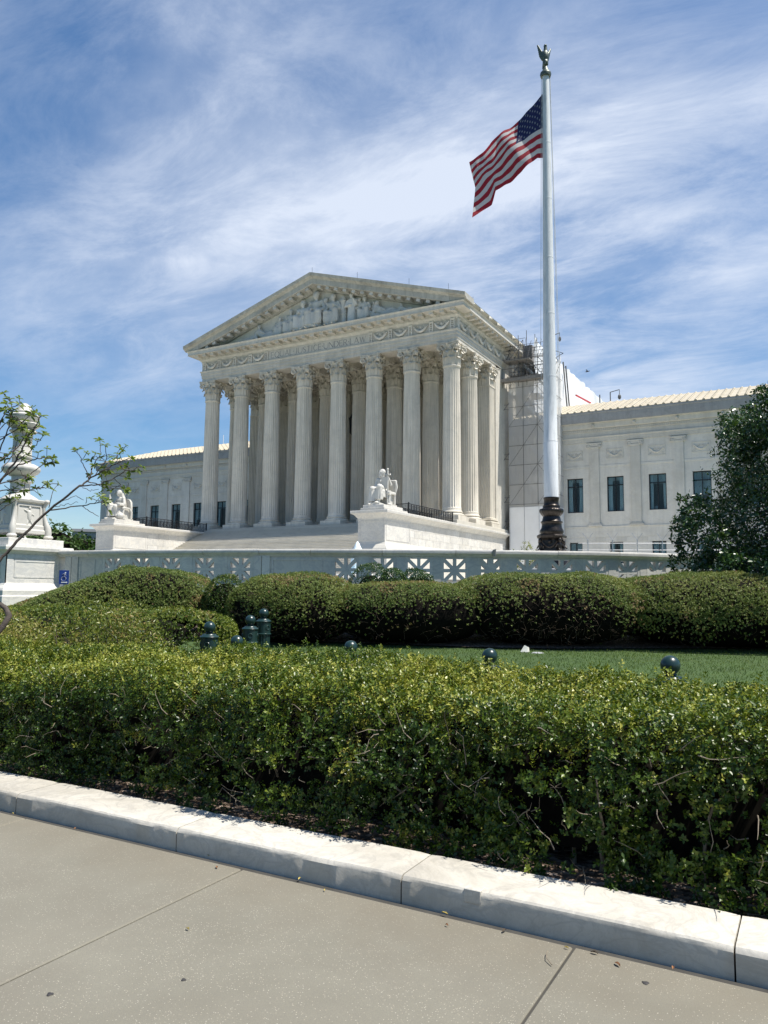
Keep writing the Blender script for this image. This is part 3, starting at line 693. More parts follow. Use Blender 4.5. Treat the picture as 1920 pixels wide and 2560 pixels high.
    for x, y in ((CX, FY-1.2), (CX+5.5, FY-1.4), (CX+11.2, FY-1.4), (CX+15.2, FY-1.3), (CX+16.3, 65)):
        dd = 16.95-abs(x-CX); m = MB(); m.bar((x, y, ZT+SL*dd-.1), (x, y, ZT+SL*dd+.65), .02); part('lightning_rod', m, M_IRON)

GLYPH = {'E': (.62, [((0,0),(0,1),1),((0,1),(1,1),0),((0,.52),(.8,.52),0),((0,0),(1,0),0)]), 'Q': (1.0, 'O'), 'U': (.9, [((0,1),(0,.3),1),((1,1),(1,.3),0),((0,.3),(.2,.05),1),((.2,.05),(.5,0),0),((.5,0),(.8,.05),0),((.8,.05),(1,.3),0)]),
 'A': (.9, [((0,0),(.5,1),0),((.5,1),(1,0),1),((.2,.36),(.8,.36),0)]), 'L': (.62, [((0,0),(0,1),1),((0,0),(1,0),0)]), 'J': (.42, [((.7,1),(.7,.1),1),((.7,.1),(.1,-.12),0)]),
 'S': (.6, [((.95,.85),(.6,1),0),((.6,1),(.15,.9),0),((.15,.9),(.1,.65),1),((.1,.65),(.85,.4),1),((.85,.4),(.9,.15),1),((.9,.15),(.45,0),0),((.45,0),(.03,.14),0)]), 'T': (.8, [((.5,0),(.5,1),1),((0,1),(1,1),0)]),
 'I': (.14, [((.5,0),(.5,1),1)]), 'C': (.85, [((.97,.82),(.6,1),0),((.6,1),(.2,.88),0),((.2,.88),(.02,.5),1),((.02,.5),(.2,.12),1),((.2,.12),(.6,0),0),((.6,0),(.97,.18),0)]),
 'N': (.9, [((0,0),(0,1),0),((0,1),(1,0),1),((1,0),(1,1),0)]), 'D': (.9, [((0,0),(0,1),1),((0,1),(.6,.97),0),((.6,.97),(.98,.6),1),((.98,.6),(.98,.4),1),((.98,.4),(.6,.03),1),((.6,.03),(0,0),0)]),
 'R': (.75, [((0,0),(0,1),1),((0,1),(.7,.95),0),((.7,.95),(.8,.73),1),((.8,.73),(.65,.5),1),((.65,.5),(0,.48),0),((.4,.48),(1,0),1)]), 'W': (1.2, [((0,1),(.27,0),1),((.27,0),(.5,.9),0),((.5,.9),(.74,0),1),((.74,0),(1,1),0)]), '·': (.12, [((.2,.45),(.2,.6),1)])}
def letters(parent, text, x0, x1, z0, h, y):
    gap = .26; tot = sum(GLYPH[c][0] for c in text) + gap*(len(text)-1); k = (x1-x0)/tot; x = x0
    for c in text:
        w, st = GLYPH[c]; w *= k; m = MB()
        if st == 'O':
            ps = [(.5+.5*cos(a), .5+.5*sin(a)) for a in np.linspace(0, 2*pi, 15)]; st = [(ps[i], ps[i+1], abs(cos((i+.5)/14*2*pi)) > .5) for i in range(14)] + [((.6,.1),(1.1,-.25),1)]
        for i, (p, q, thick) in enumerate(st):
            hw = .043 if thick else .026; P = Vector((x+p[0]*w, 0, z0+p[1]*h)); Q = Vector((x+q[0]*w, 0, z0+q[1]*h)); t = (Q-P).normalized(); nrm = Vector((-t.z, 0, t.x))
            P -= t*.012; Q += t*.012; a = y-.001*(1+i*.2)
            m.add([P+nrm*hw+Vector((0,a,0)), P-nrm*hw+Vector((0,a,0)), Q-nrm*hw+Vector((0,a,0)), Q+nrm*hw+Vector((0,a,0))], [(0,1,2,3)])
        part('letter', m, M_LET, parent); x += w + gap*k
build_portico()

def build_wing(s):
    "s=+1: the wing at the viewer's right, -1: its mirror image"
    BAY = 4.1; YW = 78.9; xe = lambda off: CX+s*off
    offs = [21.8+BAY*k-.03*0 for k in range(7)] if True else None
    offs = [30.08-2*BAY+BAY*k for k in range(7)]                        # window axes measured from the centre line
    wall = bpy.data.objects.new('wing', None); link(wall, court)
    x_in, x_out = 15.5, 49.3
    def bx(m, a, b, y0, y1, z0, z1, bev=0):
        A, B = sorted((xe(a), xe(b))); m.box(A, y0, z0, B, y1, z1, bev); return m
    # bays: wall slabs round the window openings, shared by all bays
    m = MB(); w = .83; h = BAY/2-.003
    for a, b, z0, z1 in ((-h,-w,9.85,13.43),(w,h,9.85,13.43),(-h,h,13.433,17.1),(-h,-.66,4.6,6.75),(.66,h,4.6,6.75),(-h,h,6.753,7.28),(-h,h,2.0,4.597),(-h,h,8.4,9.847)): m.box(a, 0, z0, b, .5, z1)
    m.box(-h, -.035, 7.283, h, .5, 7.80); m.box(-h, -.02, 7.803, h, .5, 8.38); m.box(-h, -.10, 8.28, h, .02, 8.395, .02)
    m.box(-h+.45, -.05, 14.45, h-.45, .01, 14.69, .02); m.box(-w-.1, -.03, 9.70, w+.1, .2, 9.845)
    me_bay = m.mesh('wall_bay', M_WING)
    # joints between the plinth blocks
    bl = MB()
    for r, (z0, z1) in enumerate(((6.76,7.275),(5.9,6.745))):
        for k in range(3):
            pass
    # carved panel
    p = MB()
    for a, b, z0, z1 in ((-.86,.86,15.28,15.34),(-.86,.86,16.25,16.31),(-.86,-.80,15.34,16.25),(.80,.86,15.34,16.25)): p.box(a, -.05, z0, b, .0, z1)
    pts = [(-.66+1.32*t, -.05, 16.08-.5*sin(pi*t)) for t in np.linspace(0,1,13)]; p.tube(pts, [.04+.05*sin(pi*t) for t in np.linspace(0,1,13)], 6)
    spiral(p, (-.2,-.03,15.98), (-1,0,0), .14, 1.2, .035); spiral(p, (.2,-.03,15.98), (1,0,0), .14, 1.2, .035)
    for sx in (-1,1): spiral(p, (sx*.56,-.03,15.55), (sx,0,0), .14, 1.1, .03); p.ell((sx*.66,-.02,15.95), (.08,.05,.12), 6, 4)
    me_rel = p.mesh('carved_panel', M_WING, 50)
    # ionic pilaster
    q = MB(); q.box(-.475,-.14,8.72,.475,.02,16.42); me_ps = q.mesh('pilaster_shaft', M_WING)
    q = MB(); q.box(-.70,-.27,8.395,.70,.02,8.52,.01); q.box(-.64,-.24,8.52,.64,.02,8.62,.03); q.box(-.56,-.19,8.62,.56,.02,8.722,.03); me_pb = q.mesh('pilaster_base', M_WING)
    q = MB(); q.box(-.52,-.20,16.42,.52,.02,16.62,.03); q.box(-.78,-.26,16.86,.78,.02,17.0,.02); q.box(-.62,-.21,16.64,.62,.02,16.86)
    for sx in (-1,1):
        q.lathe([(.05,-.02),(.2,0),(.21,.04),(.14,.08),(.13,.05),(.05,.09)], 14); q.xform(Matrix.Translation((sx*.58,-.17,16.68)) @ Matrix.Rotation(pi/2, 4, 'X'), len(q.v)-14*6)
        spiral(q, (sx*.58,-.25,16.68), (sx,0,0), .19, 1.5, .035)
    me_pc = q.mesh('pilaster_capital', M_WING, 40)
    # windows: frame, panes, curtains
    def window_meshes(w, z0, z1, tr, curt):
        f = MB(); t = .085
        for a, b, c, d in ((-w,-w+t,z0,z1),(w-t,w,z0,z1),(-w+t,w-t,z0,z0+t),(-w+t,w-t,z1-t,z1),(-.045,.045,z0+t,z1-t)): f.box(a, .20, c, b, .30, d)
        if tr: f.box(-w+t, .195, tr-.05, w-t, .305, tr+.05)
        g = []
        for a, b in ((-w+t,-.045),(.045,w-t)):
            for c, d in (((z0+t,tr-.05),(tr+.05,z1-t)) if tr else ((z0+t,z1-t),)): k = MB(); k.box(a+.002,.245,c+.002,b-.002,.255,d-.002); g.append(k.mesh('pane', M_GLASS))
        c = MB()
        for sx in (-1,1):
            vs = []; n = 14; rows = ((z1-.05,.30),(z0+(z1-z0)*.5,.22 if curt else .5),(z0+(z1-z0)*.28,.16),(z0+.1,.30))
            for z, ww in rows:
                for j in range(n): u = j/(n-1); vs.append((sx*(w-.05-u*w*ww*2.0), .42+.035*sin(u*22), z))
            c.add(vs, [(i*n+j,i*n+j+1,(i+1)*n+j+1,(i+1)*n+j) for i in range(len(rows)-1) for j in range(n-1)])
        cs = []
        for kind in range(3):
            c = MB(); zl = z0+(z1-z0)*(0, .35, .18)[kind]
            for sx in (-1,1):
                n = 12; wd = (.42, .30, .55)[kind]*w
                for i_, (zz, kk) in enumerate(()): pass
                vs = [(sx*(w-.04-u*wd*q), .40+.03*sin(u*20+kind), z) for z, q in ((z1-.05,1.),(z0+(z1-z0)*.45,.92),(z0+.1,.85+.1*kind)) for u in [j/(n-1) for j in range(n)]]
                c.add(vs, [(i*n+j,i*n+j+1,(i+1)*n+j+1,(i+1)*n+j) for i in range(2) for j in range(n-1)])
            for k in range(int((z1-z0)*(.25,.62,.10)[kind]/.11)): z = z1-.08-k*.11; c.box(-w+.05,.46,z-.085,w-.05,.475,z)
            if kind == 0 and tr: c.box(-w*.6,.7,z0+.15,-w*.1,1.0,z0+.45,.08)
            cs.append(c.mesh('curtain', M_CURT, 60))
        return f.mesh('window_frame', M_FRAME), g, cs
    W1 = window_meshes(.825, 9.85, 13.43, 12.56, True); W2 = window_meshes(.655, 4.6, 6.75, None, False)
    rm = MB(); rm.box(-1.5,.9,9.2,1.5,3.2,13.9); rm2 = MB(); rm2.box(-1.3,.9,4.3,1.3,3.0,7.0)
    def room(w, z0, z1):
        r = MB(); r.box(-w,.502,z0,w,2.6,z1)
        r.f = [f for i, f in enumerate(r.f) if i != 2]; r.m = r.m[:len(r.f)]
        return r.mesh('room', M_ROOM)
    R1, R2 = room(1.6, 9.0, 14.0), room(1.4, 4.2, 7.1)
    for k, of in enumerate(offs):
        if of < 17: continue
        x = xe(of); pobj('wall_bay', me_bay, (x, YW, 0), wall).location = Vector((x, YW, 0))-CO
        for nm, me in (('carved_panel', me_rel),): obj(nm, me, wall, Vector((x, YW, 0))-CO)
        for WM, RM in ((W1, R1), (W2, R2)):
            fr = obj('window', WM[0], court, Vector((x, YW, 0))-CO)
            for g in WM[1]: obj('pane', g, fr)
            obj('curtain', WM[2][int(RNG.integers(0, 3))], fr); obj('room', RM, fr)
        px_ = xe(of+BAY/2)
        if k < len(offs)-1:
            pc = bpy.data.objects.new('ionic_pilaster', None); link(pc, court); pc.location = Vector((px_, YW, 0))-CO
            obj('shaft', me_ps, pc); obj('base', me_pb, pc); obj('capital', me_pc, pc)
    last = offs[-1]+BAY/2
    m = MB(); bx(m, last+.003, x_out, YW-.06, YW+.5, 2.0, 17.1); bx(m, last+.5, x_out-.5, YW-.10, YW-.05, 9.0, 16.8, .03); bx(m, 15.45, offs[0]-BAY/2-.003 if offs[0] > 17 else offs[1]-BAY/2-.003, YW, YW+.5, 2.0, 17.1)
    bx(m, x_out-.5, x_out-.003, YW+.45, 110, 2.0, 17.1); bx(m, 15.45, x_out-.51, YW+2.7, YW+3.2, 2.0, 17.1)
    part('end_wall', m, M_WING, wall)
    # stone courses of the plinth, each block its own piece
    blk = MB(); blk.box(-.505,-.022,0,.505,.02,.42,.006); me_b1 = blk.mesh('plinth_block', M_WING)
    a0 = (offs[1] if offs[0] < 17 else offs[0])-BAY/2
    k = 0
    while a0+k*1.025 < last-.5 and k < 28:
        o = a0+.5125+k*1.025; pobj('plinth_block', me_b1, (xe(o), YW, 6.80), wall).location = Vector((xe(o), YW, 6.80))-CO; k += 1
    # cornice, gutter course and roof
    path = [(xe(15.4), YW), (xe(x_out), YW), (xe(x_out), 108)] if s > 0 else [(xe(x_out), 108), (xe(x_out), YW), (xe(15.4), YW)]
    m = MB(); m.sweep(path, [(-.5,17.1),(.10,17.102),(.10,17.30),(.14,17.31),(.14,17.52),(.22,17.58),(.22,17.67),(.08,17.675),(.08,18.17),(.13,18.19),(.13,18.46),(.20,18.48),(-.5,18.48)]); part('wing_entablature', m, M_WING, wall)
    m = MB(); m.sweep(path, [(-.5,18.482),(.22,18.484),(.26,18.52),(.34,18.56),(.34,19.02),(.5,19.06),(.62,19.09),(-.5,19.09)]); part('wing_cornice', m, M_WING, wall)
    m = MB(); m.sweep(path, [(-.5,19.092),(.66,19.094),(.70,19.5),(.72,19.95),(.80,20.02),(.80,20.16),(-.5,20.17)]); part('gutter_course', m, M_GREY, wall)
    m = MB(); n = int((x_out-15.5)/.205)
    for k in range(n): bx(m, 15.6+k*.205, 15.6+k*.205+.115, YW-.20, YW-.12, 18.22, 18.44)
    tag(part('dentil_course', m, M_WING, wall), kind='stuff')
    b = MB(); b.ell((0,0,0), .17, 10, 7); b.ell((0,-.12,-.03), .09, 8, 5); me = b.mesh('lion_spout', M_WING, 60)
    for of in offs[1:]: obj('lion_spout', me, wall, Vector((xe(of-BAY/2), YW-.42, 18.8))-CO)
    YE, ZE, YRG, ZRG = 78.25, 20.17, 85., 22.58; dy, dz = YRG-YE, ZRG-ZE
    hip = 3.4
    m = MB(); A = lambda o, y, z: (xe(o), y, z)
    m.add([A(15.4,YE,ZE), A(x_out+.6,YE,ZE), A(x_out-5.6,YRG,ZRG), A(15.4,YRG,ZRG), A(x_out+.6,108,ZE), A(x_out-5.6,108,ZRG), A(15.4,108,ZE), A(15.4,108,ZRG)],
          [(0,1,2,3),(1,4,5,2),(3,2,5,7),(4,6,7,5),(6,0,3,7)]); rb = part('wing_roof', m, M_TILE, court)
    # tiles: pan and cover
    TW = .735; rows = 9; sl = math.atan2(dz, dy); ln = sqrt(dy*dy+dz*dz)/rows
    t = MB(); t.box(-TW/2+.01, 0, .03, TW/2-.01, ln*1.06, .075)
    vs = []; n = 7
    for yy, rr, zz in ((-.02,.135,.085),(ln*1.03,.115,.045)):
        for j in range(n): a = pi*j/(n-1); vs.append((TW/2+rr*cos(a), yy, zz+rr*sin(a)*1.05))
    t.add(vs, [(j,j+1,n+j+1,n+j) for j in range(n-1)] + [tuple(range(n-1,-1,-1))])
    if s > 0: me_t = t.mesh('roof_tile', M_TILE, 35)
    stuff = MB(); cols = int((x_out-15.6)/TW)
    for c in range(cols):
        o_ = 15.9+c*TW
        for r in range(rows):
            if o_ > x_out+.3-(5.9*r/rows): continue
            tilt = Matrix.Translation(Vector((xe(o_), YE+dy*r/rows, ZE+dz*r/rows))) @ Matrix.Rotation(sl+.035, 4, 'X')
            vis = s > 0 and 20.5 < o_ < 41.5
            if vis:
                ob = obj('roof_tile', me_t, rb); ob.matrix_local = Matrix.Translation(-CO) @ tilt
            else:
                st = len(stuff.v); stuff.add(t.v, t.f); stuff.xform(tilt, st)
    tag(part('roof_tiling', stuff, M_TILE, rb, 35), kind='stuff')
    if s < 0:
        m = MB(); m.bar((xe(31.3), YRG, ZRG-.1), (xe(31.3), YRG, ZRG+1.5), .05); part('lightning_rod', m, M_WHITE)
        m = MB(); m.box(-.0,0,0,.1,.1,.1)
build_wing(1); build_wing(-1)

# ------------------------------------------------------------------ cheek walls of the stair, statues, railings
YK = 49.75                                                            # front plane of the cheek walls
def cheek(s, label):
    X0, X1 = (-30.12, -27.8) if s > 0 else (-58.88, -56.54)
    root = thing('stair_cheek_wall', label, 'cheek wall', ((X0+X1)/2, YK, 2.05)); O = Vector(root.location)
    def P(name, m, mat=M_WALL, sm=None): m.xform(Matrix.Translation(-O)); return m.build(name, mat, root, sm)
    yb = 75.4
    m = MB(); m.box(X0+.04, YK+.04, 2.05, X1-.04, yb, 7.02); P('core', m)
    ring = [(X0, yb), (X0, YK), (X1, YK), (X1, yb)]
    m = MB(); m.sweep(ring, [(-.03,7.0),(.02,7.002),(.05,7.10),(.10,7.14),(.22,7.30),(.30,7.36),(.44,7.42),(.46,7.58),(.44,7.63),(-.3,7.63)]); m.box(X0+.2, YK+.2, 7.02, X1-.2, yb-.002, 7.628); P('cap_course', m)
    m = MB(); m.sweep(ring, [(-.03,5.24),(.03,5.24),(.10,5.10),(.16,5.04),(.34,4.78),(.40,4.60),(.40,2.05),(-.03,2.05)]); P('base_course', m, M_STEP)
    # die: framed front panel and side panel, then coursed blocks
    m = MB(); m.box(X0-.001, YK-.012, 5.241, X1+.001, YK+.045, 7.0)
    for a, b, c, d in ((X0+.12, X0+.19, 5.40, 6.86),(X1-.19, X1-.12, 5.40, 6.86),(X0+.19, X1-.19, 5.40, 5.47),(X0+.19, X1-.19, 6.79, 6.86)): m.box(a, YK-.035, c, b, YK-.01, d)
    P('front_panel', m)
    for sx, xx in ((1, X1), (-1, X0)):
        m = MB(); a, b = sorted((xx-sx*.045, xx+sx*.012)); m.box(a, YK+.05, 5.241, b, YK+4.15, 7.0); 
        a, b = sorted((xx+sx*.01, xx+sx*.035))
        for y0, y1, z0, z1 in ((YK+.2,YK+.27,5.4,6.86),(YK+3.93,YK+4.0,5.4,6.86),(YK+.27,YK+3.93,5.4,5.47),(YK+.27,YK+3.93,6.79,6.86)): m.box(a, y0, z0, b, y1, z1)
        P('side_panel', m)
        bl = MB(); bl.box(0, 0, 0, .05, 1.36, .575, .006); me = bl.mesh('marble_block', M_WALL)
        for r in range(3):
            y = YK+4.2-(.68 if r == 1 else 0); k = 0
            while y+1.36 < yb+.7:
                o = obj('marble_block', me, root, Vector((xx-.05 if sx > 0 else xx, max(y, YK+4.165), 5.245+r*.585))-O); w = min(y+1.36, yb-.02)-max(y, YK+4.165)
                o.scale = (1, (w-.012)/1.36, 1); o.location.x += RNG.uniform(-.004, .004); y += 1.37
    # stepped plinth under the statue
    m = MB(); m.box(X0+.12, YK+.12, 7.63, X1-.12, YK+3.9, 7.87, .02); P('plinth_step', m); m = MB(); m.box(X0+.24, YK+.26, 7.87, X1-.24, YK+3.3, 8.10, .02); P('plinth_step', m)
    return (X0+X1)/2
CXR = cheek(1, 'marble stair cheek wall carrying the seated man statue, nearer the flagpole')
CXL = cheek(-1, 'marble stair cheek wall carrying the seated woman statue, nearer the candelabrum')

def loft(m, rings):
    "rings: list of (centre, rx, ry, folds, depth)"
    n = 28; vs = []
    for c, rx, ry, f, dp in rings:
        for j in range(n):
            a = 2*pi*j/n; q = 1+dp*cos(f*a+c[0]*3); vs.append((c[0]+rx*q*cos(a), c[1]+ry*q*sin(a), c[2]))
    K = len(rings); m.add(vs, [(i*n+j,i*n+(j+1)%n,(i+1)*n+(j+1)%n,(i+1)*n+j) for i in range(K-1) for j in range(n)] + [tuple(range(n-1,-1,-1)), tuple(range((K-1)*n, K*n))])
def head(m, c, r, yaw=0, tilt=0, hood=False):
    "a carved head about 2r high, facing -Y turned by yaw and bowed by tilt"
    st = len(m.v); m.ell((0,0,0), (r*.74, r*.86, r), 14, 10); m.ell((0,-r*.30,-r*.55), (r*.50, r*.52, r*.46), 10, 7)
    m.cap_((0,-r*.84,r*.10), (0,-r*1.02,-r*.22), r*.10, r*.15, 6)
    m.ell((0,-r*.72,r*.20), (r*.52,r*.22,r*.12), 8, 5)
    m.ell((0,-r*.80,-r*.46), (r*.22,r*.13,r*.09), 8, 5)
    for s in (-1,1): m.ell((s*r*.70,r*.02,-r*.04), (r*.12,r*.16,r*.24), 6, 5)
    m.ell((0,r*.18,r*.28), (r*.84,r*.84,r*.82), 12, 8)
    if hood: m.ell((0,r*.32,.1*r), (r*.98,r*.95,r*1.12), 12, 8); m.ell((0,r*.45,-r*.8), (r*.85,r*.6,r*.9), 10, 7)
    m.xform(Matrix.Translation(c) @ Matrix.Rotation(yaw, 4, 'Z') @ Matrix.Rotation(tilt, 4, 'X'), st)
def hand(m, p, d, up, r):
    "palm with four fingers and a thumb; d = finger direction"
    p, d, up = Vector(p), Vector(d).normalized(), Vector(up).normalized(); sd = d.cross(up).normalized()
    m.cap_(p, p+d*r*1.1, r*.75, r*.7, 8)
    for k in range(4):
        o = p+d*r*1.2+sd*(k-1.5)*r*.48; L = r*(1.5,1.75,1.6,1.25)[k]; mid = o+d*L*.6-up*r*.15
        m.cap_(o, mid, r*.25, r*.22, 6); m.cap_(mid, mid+d*L*.5-up*r*.5, r*.22, r*.18, 6)
    m.cap_(p+sd*r*.7, p+sd*r*1.1+d*r*.9-up*r*.2, r*.28, r*.2, 6)
def leg(m, hip, knee, foot, r, drape=True):
    m.cap_(hip, knee, r*1.25, r*.95, 12); m.cap_(knee, foot, r*.85, r*.5, 12); f = Vector(foot); m.cap_(f+Vector((0,.05*r,-r*.35)), f+Vector((0,-r*1.9,-r*.55)), r*.42, r*.30, 8)
    if drape:
        for k in range(7):
            a = -1.5+3.0*k/6; o = Vector((sin(a)*r*.95, -cos(a)*r*.55, 0)); m.cap_(Vector(knee)+o*.8+Vector((0,0,-r*.2)), Vector(foot)+o*1.1+Vector((0,0,r*.5)), r*.16, r*.2, 6)
        loft(m, [((foot[0],foot[1]+.05,foot[2]+.1), r*1.15, r*1.05, 9, .17), ((knee[0],(knee[1]+foot[1])/2+.03,(knee[2]+foot[2])/2), r*1.05, r*.95, 9, .14), ((knee[0],knee[1]+.02,knee[2]), r*.8, r*.8, 9, .03)])
def torso(m, x, y, z0, z1, w, d, lean=0):
    loft(m, [((x,y,z0-.1), w*.86, d*1.05, 8, .03), ((x,y,z0+.18*(z1-z0)), w*.84, d, 8, .05), ((x,y-lean*.3,z0+.45*(z1-z0)), w*.80, d*.9, 9, .05), ((x,y-lean*.7,z0+.8*(z1-z0)), w*.98, d*.95, 9, .04), ((x,y-lean,z1), w*.82, d*.7, 9, .02), ((x,y-lean,z1+.08), w*.35, d*.4, 6, 0)])
    for k in range(6): a = -1.1+2.2*k/5; m.cap_((x+sin(a)*w*.8, y-cos(a)*d*.95-lean*.8, z1-.15), (x+sin(a*.4)*w*.7, y-d*1.02, z0+.05), .045, .06, 6)

def statue_right():
    root = thing('seated_statue', 'white marble statue of a seated bearded man holding a tablet and sheathed sword', 'statue', (CXR, YK+1.75, 8.10), 0)
    m = MB()
    torso(m, 0, .0, 1.05, 2.14, .44, .30, .05)
    for s in (-1,1): m.ell((s*.42,-.02,2.08), (.20,.19,.19), 10, 7)
    m.cap_((0,-.04,2.12), (0,-.08,2.40), .15, .14, 10); head(m, (-.02,-.14,2.62), .285, yaw=-.45); m.ell((-.10,-.26,2.40), (.16,.14,.2), 8, 6)
    # his right arm lies across the lap, his left is raised on the sword
    m.cap_((-.46,-.02,2.05), (-.56,-.18,1.52), .155, .13, 10); m.cap_((-.56,-.18,1.52), (-.08,-.62,1.50), .125, .09, 10); hand(m, (-.05,-.64,1.50), (1,-.2,0), (0,0,1), .095)
    m.cap_((.46,-.02,2.05), (.72,-.10,1.66), .155, .13, 10); m.cap_((.72,-.10,1.66), (.66,-.42,2.20), .12, .085, 10); hand(m, (.66,-.44,2.22), (-.4,-.5,.35), (0,-.4,1), .095)
    leg(m, (-.26,-.1,1.15), (-.42,-.95,1.28), (-.40,-1.02,.20), .25); leg(m, (.24,-.1,1.15), (.22,-.98,1.42), (.16,-.95,.34), .26)
    loft(m, [((.02,-.45,.62), .62, .62, 11, .11), ((.0,-.45,1.15), .60, .60, 11, .09), ((0,-.35,1.34), .50, .45, 11, .03)])
    for k in range(8): t = k/7; m.cap_((-.42+.7*t,-.95,1.28+.12*t), (-.05+.15*t,-.55,1.05-.35*sin(pi*t)), .06, .06, 6)
    obj('figure', remeshed(m, 'figure', M_STAT, .029, 1), root)
    t = MB(); t.box(-.85,-.38,.0,.85,.75,.12,.02); t.box(-.62,-.25,.12,.62,.7,1.05,.03); t.box(-.78,.42,.12,.78,.66,2.0,.05); t.box(-.88,.38,1.9,.88,.70,2.08,.05)
    for s in (-1,1):
        t.box(s*.78-.1,-.45,.9,s*.78+.1,.55,1.10,.04); t.tube([(s*.78-.13,-.45,.98),(s*.78+.13,-.45,.98)], .17, 12); t.tube([(s*.78,-.38,.08),(s*.78,-.42,.5),(s*.78,-.36,.9)], [.16,.09,.12], 8); t.ell((s*.78,-.42,.10), (.16,.2,.12), 8, 6)
        t.tube([(s*.80,.5,1.1),(s*.92,.46,1.5),(s*.86,.42,2.0)], [.1,.13,.1], 8)
    t.box(-.55,-1.35,0,.45,-.38,.16,.02); t.build('throne', M_STAT, root, 40)
    k = MB(); k.box(.18,-.62,1.28,.68,-.50,2.22,.02); k.build('tablet', M_STAT, root)
    k = MB(); k.tube([(.70,-.55,.16),(.70,-.55,2.28)], [.05,.085], 8); k.tube([(.70,-.55,2.42),(.70,-.55,2.72)], [.075,.065], 8); k.ell((.70,-.55,2.80), .09, 8, 6); k.tube([(.46,-.55,2.40),(.60,-.55,2.36),(.80,-.55,2.36),(.94,-.55,2.40)], [.075,.05,.05,.075], 8); k.build('sword', M_STAT, root, 40)
def statue_left():
    root = thing('seated_statue', 'white marble statue of a seated woman holding a small figurine', 'statue', (CXL, YK+1.75, 8.10), 0)
    m = MB()
    torso(m, 0, .1, 1.05, 2.12, .40, .29, .2)
    for s in (-1,1): m.ell((s*.38,-.05,2.06), (.19,.18,.19), 10, 7)
    m.cap_((0,-.08,2.10), (0,-.2,2.36), .13, .12, 10); head(m, (0,-.28,2.56), .27, yaw=.1, tilt=.35, hood=True)
    loft(m, [((0,.25,1.0), .46, .25, 9, .08), ((0,.15,1.7), .46, .25, 9, .06), ((0,.08,2.2), .36, .25, 9, .04), ((0,-.02,2.6), .22, .22, 6, 0)])
    m.cap_((.42,-.05,2.0), (.62,-.15,1.50), .15, .13, 10); m.cap_((.62,-.15,1.50), (.25,-.62,1.56), .12, .085, 10); hand(m, (.22,-.66,1.56), (-1,-.3,0), (0,0,1), .09)
    m.cap_((-.42,-.05,2.0), (-.58,-.40,1.60), .15, .12, 10); m.cap_((-.58,-.40,1.60), (-.44,-.86,1.62), .115, .085, 10); hand(m, (-.42,-.9,1.62), (.5,-.9,0), (0,0,1), .09)
    leg(m, (-.24,-.1,1.15), (-.36,-1.0,1.36), (-.34,-1.05,.22), .26); leg(m, (.24,-.1,1.15), (.30,-.92,1.20), (.34,-.62,.24), .26)
    loft(m, [((0,-.45,.30), .72, .66, 13, .12), ((0,-.45,.8), .66, .62, 13, .10), ((0,-.42,1.2), .58, .58, 13, .04), ((0,-.3,1.36), .46, .4, 11, .03)])
    m.box(.30,-.9,1.30,.85,-.3,1.46); m.ell((.55,-.5,.35), (.4,.45,.35), 10, 7)
    obj('figure', remeshed(m, 'figure', M_STAT, .029, 1), root)
    t = MB(); t.box(-.85,-.38,0,.85,.80,.12,.02); t.box(-.62,-.25,.12,.62,.75,1.05,.03)
    t.prism([(-.72,.2),(.72,.2),(.80,1.2),(.74,1.75),(.52,2.02),(.2,2.12),(-.2,2.12),(-.52,2.02),(-.74,1.75),(-.80,1.2)], 'y', .50, .72)
    for s in (-1,1):
        t.tube([(s*.76,.6,.1),(s*.84,.55,.8),(s*.8,.3,1.1),(s*.78,-.35,1.12)], [.13,.12,.1,.11], 8); t.ell((s*.78,-.38,1.10), .15, 8, 6); t.tube([(s*.78,-.35,.06),(s*.76,-.42,.5),(s*.78,-.34,1.0)], [.16,.09,.11], 8)
    t.box(-.6,-1.4,0,.5,-.38,.14,.02); t.build('throne', M_STAT, root, 40)
    f = MB(); loft(f, [((-.42,-.98,1.62), .15, .12, 7, .08), ((-.42,-.98,1.8), .13, .11, 7, .06), ((-.42,-.98,1.96), .09, .08, 6, .03), ((-.42,-.98,2.14), .15, .10, 6, .03), ((-.42,-.98,2.19), .07, .06, 6, 0)])
    f.ell((-.42,-1.0,2.30), (.07,.08,.10), 8, 6)
    for s in (-1,1): f.cap_((-.42+s*.13,-.98,2.12), (-.42+s*.16,-1.04,1.96), .04, .035, 6); f.cap_((-.42+s*.16,-1.04,1.96), (-.42,-1.1,1.98), .035, .03, 6)
    obj('figurine', remeshed(f, 'figurine', M_STAT, .02, 1), root)
statue_right(); statue_left()

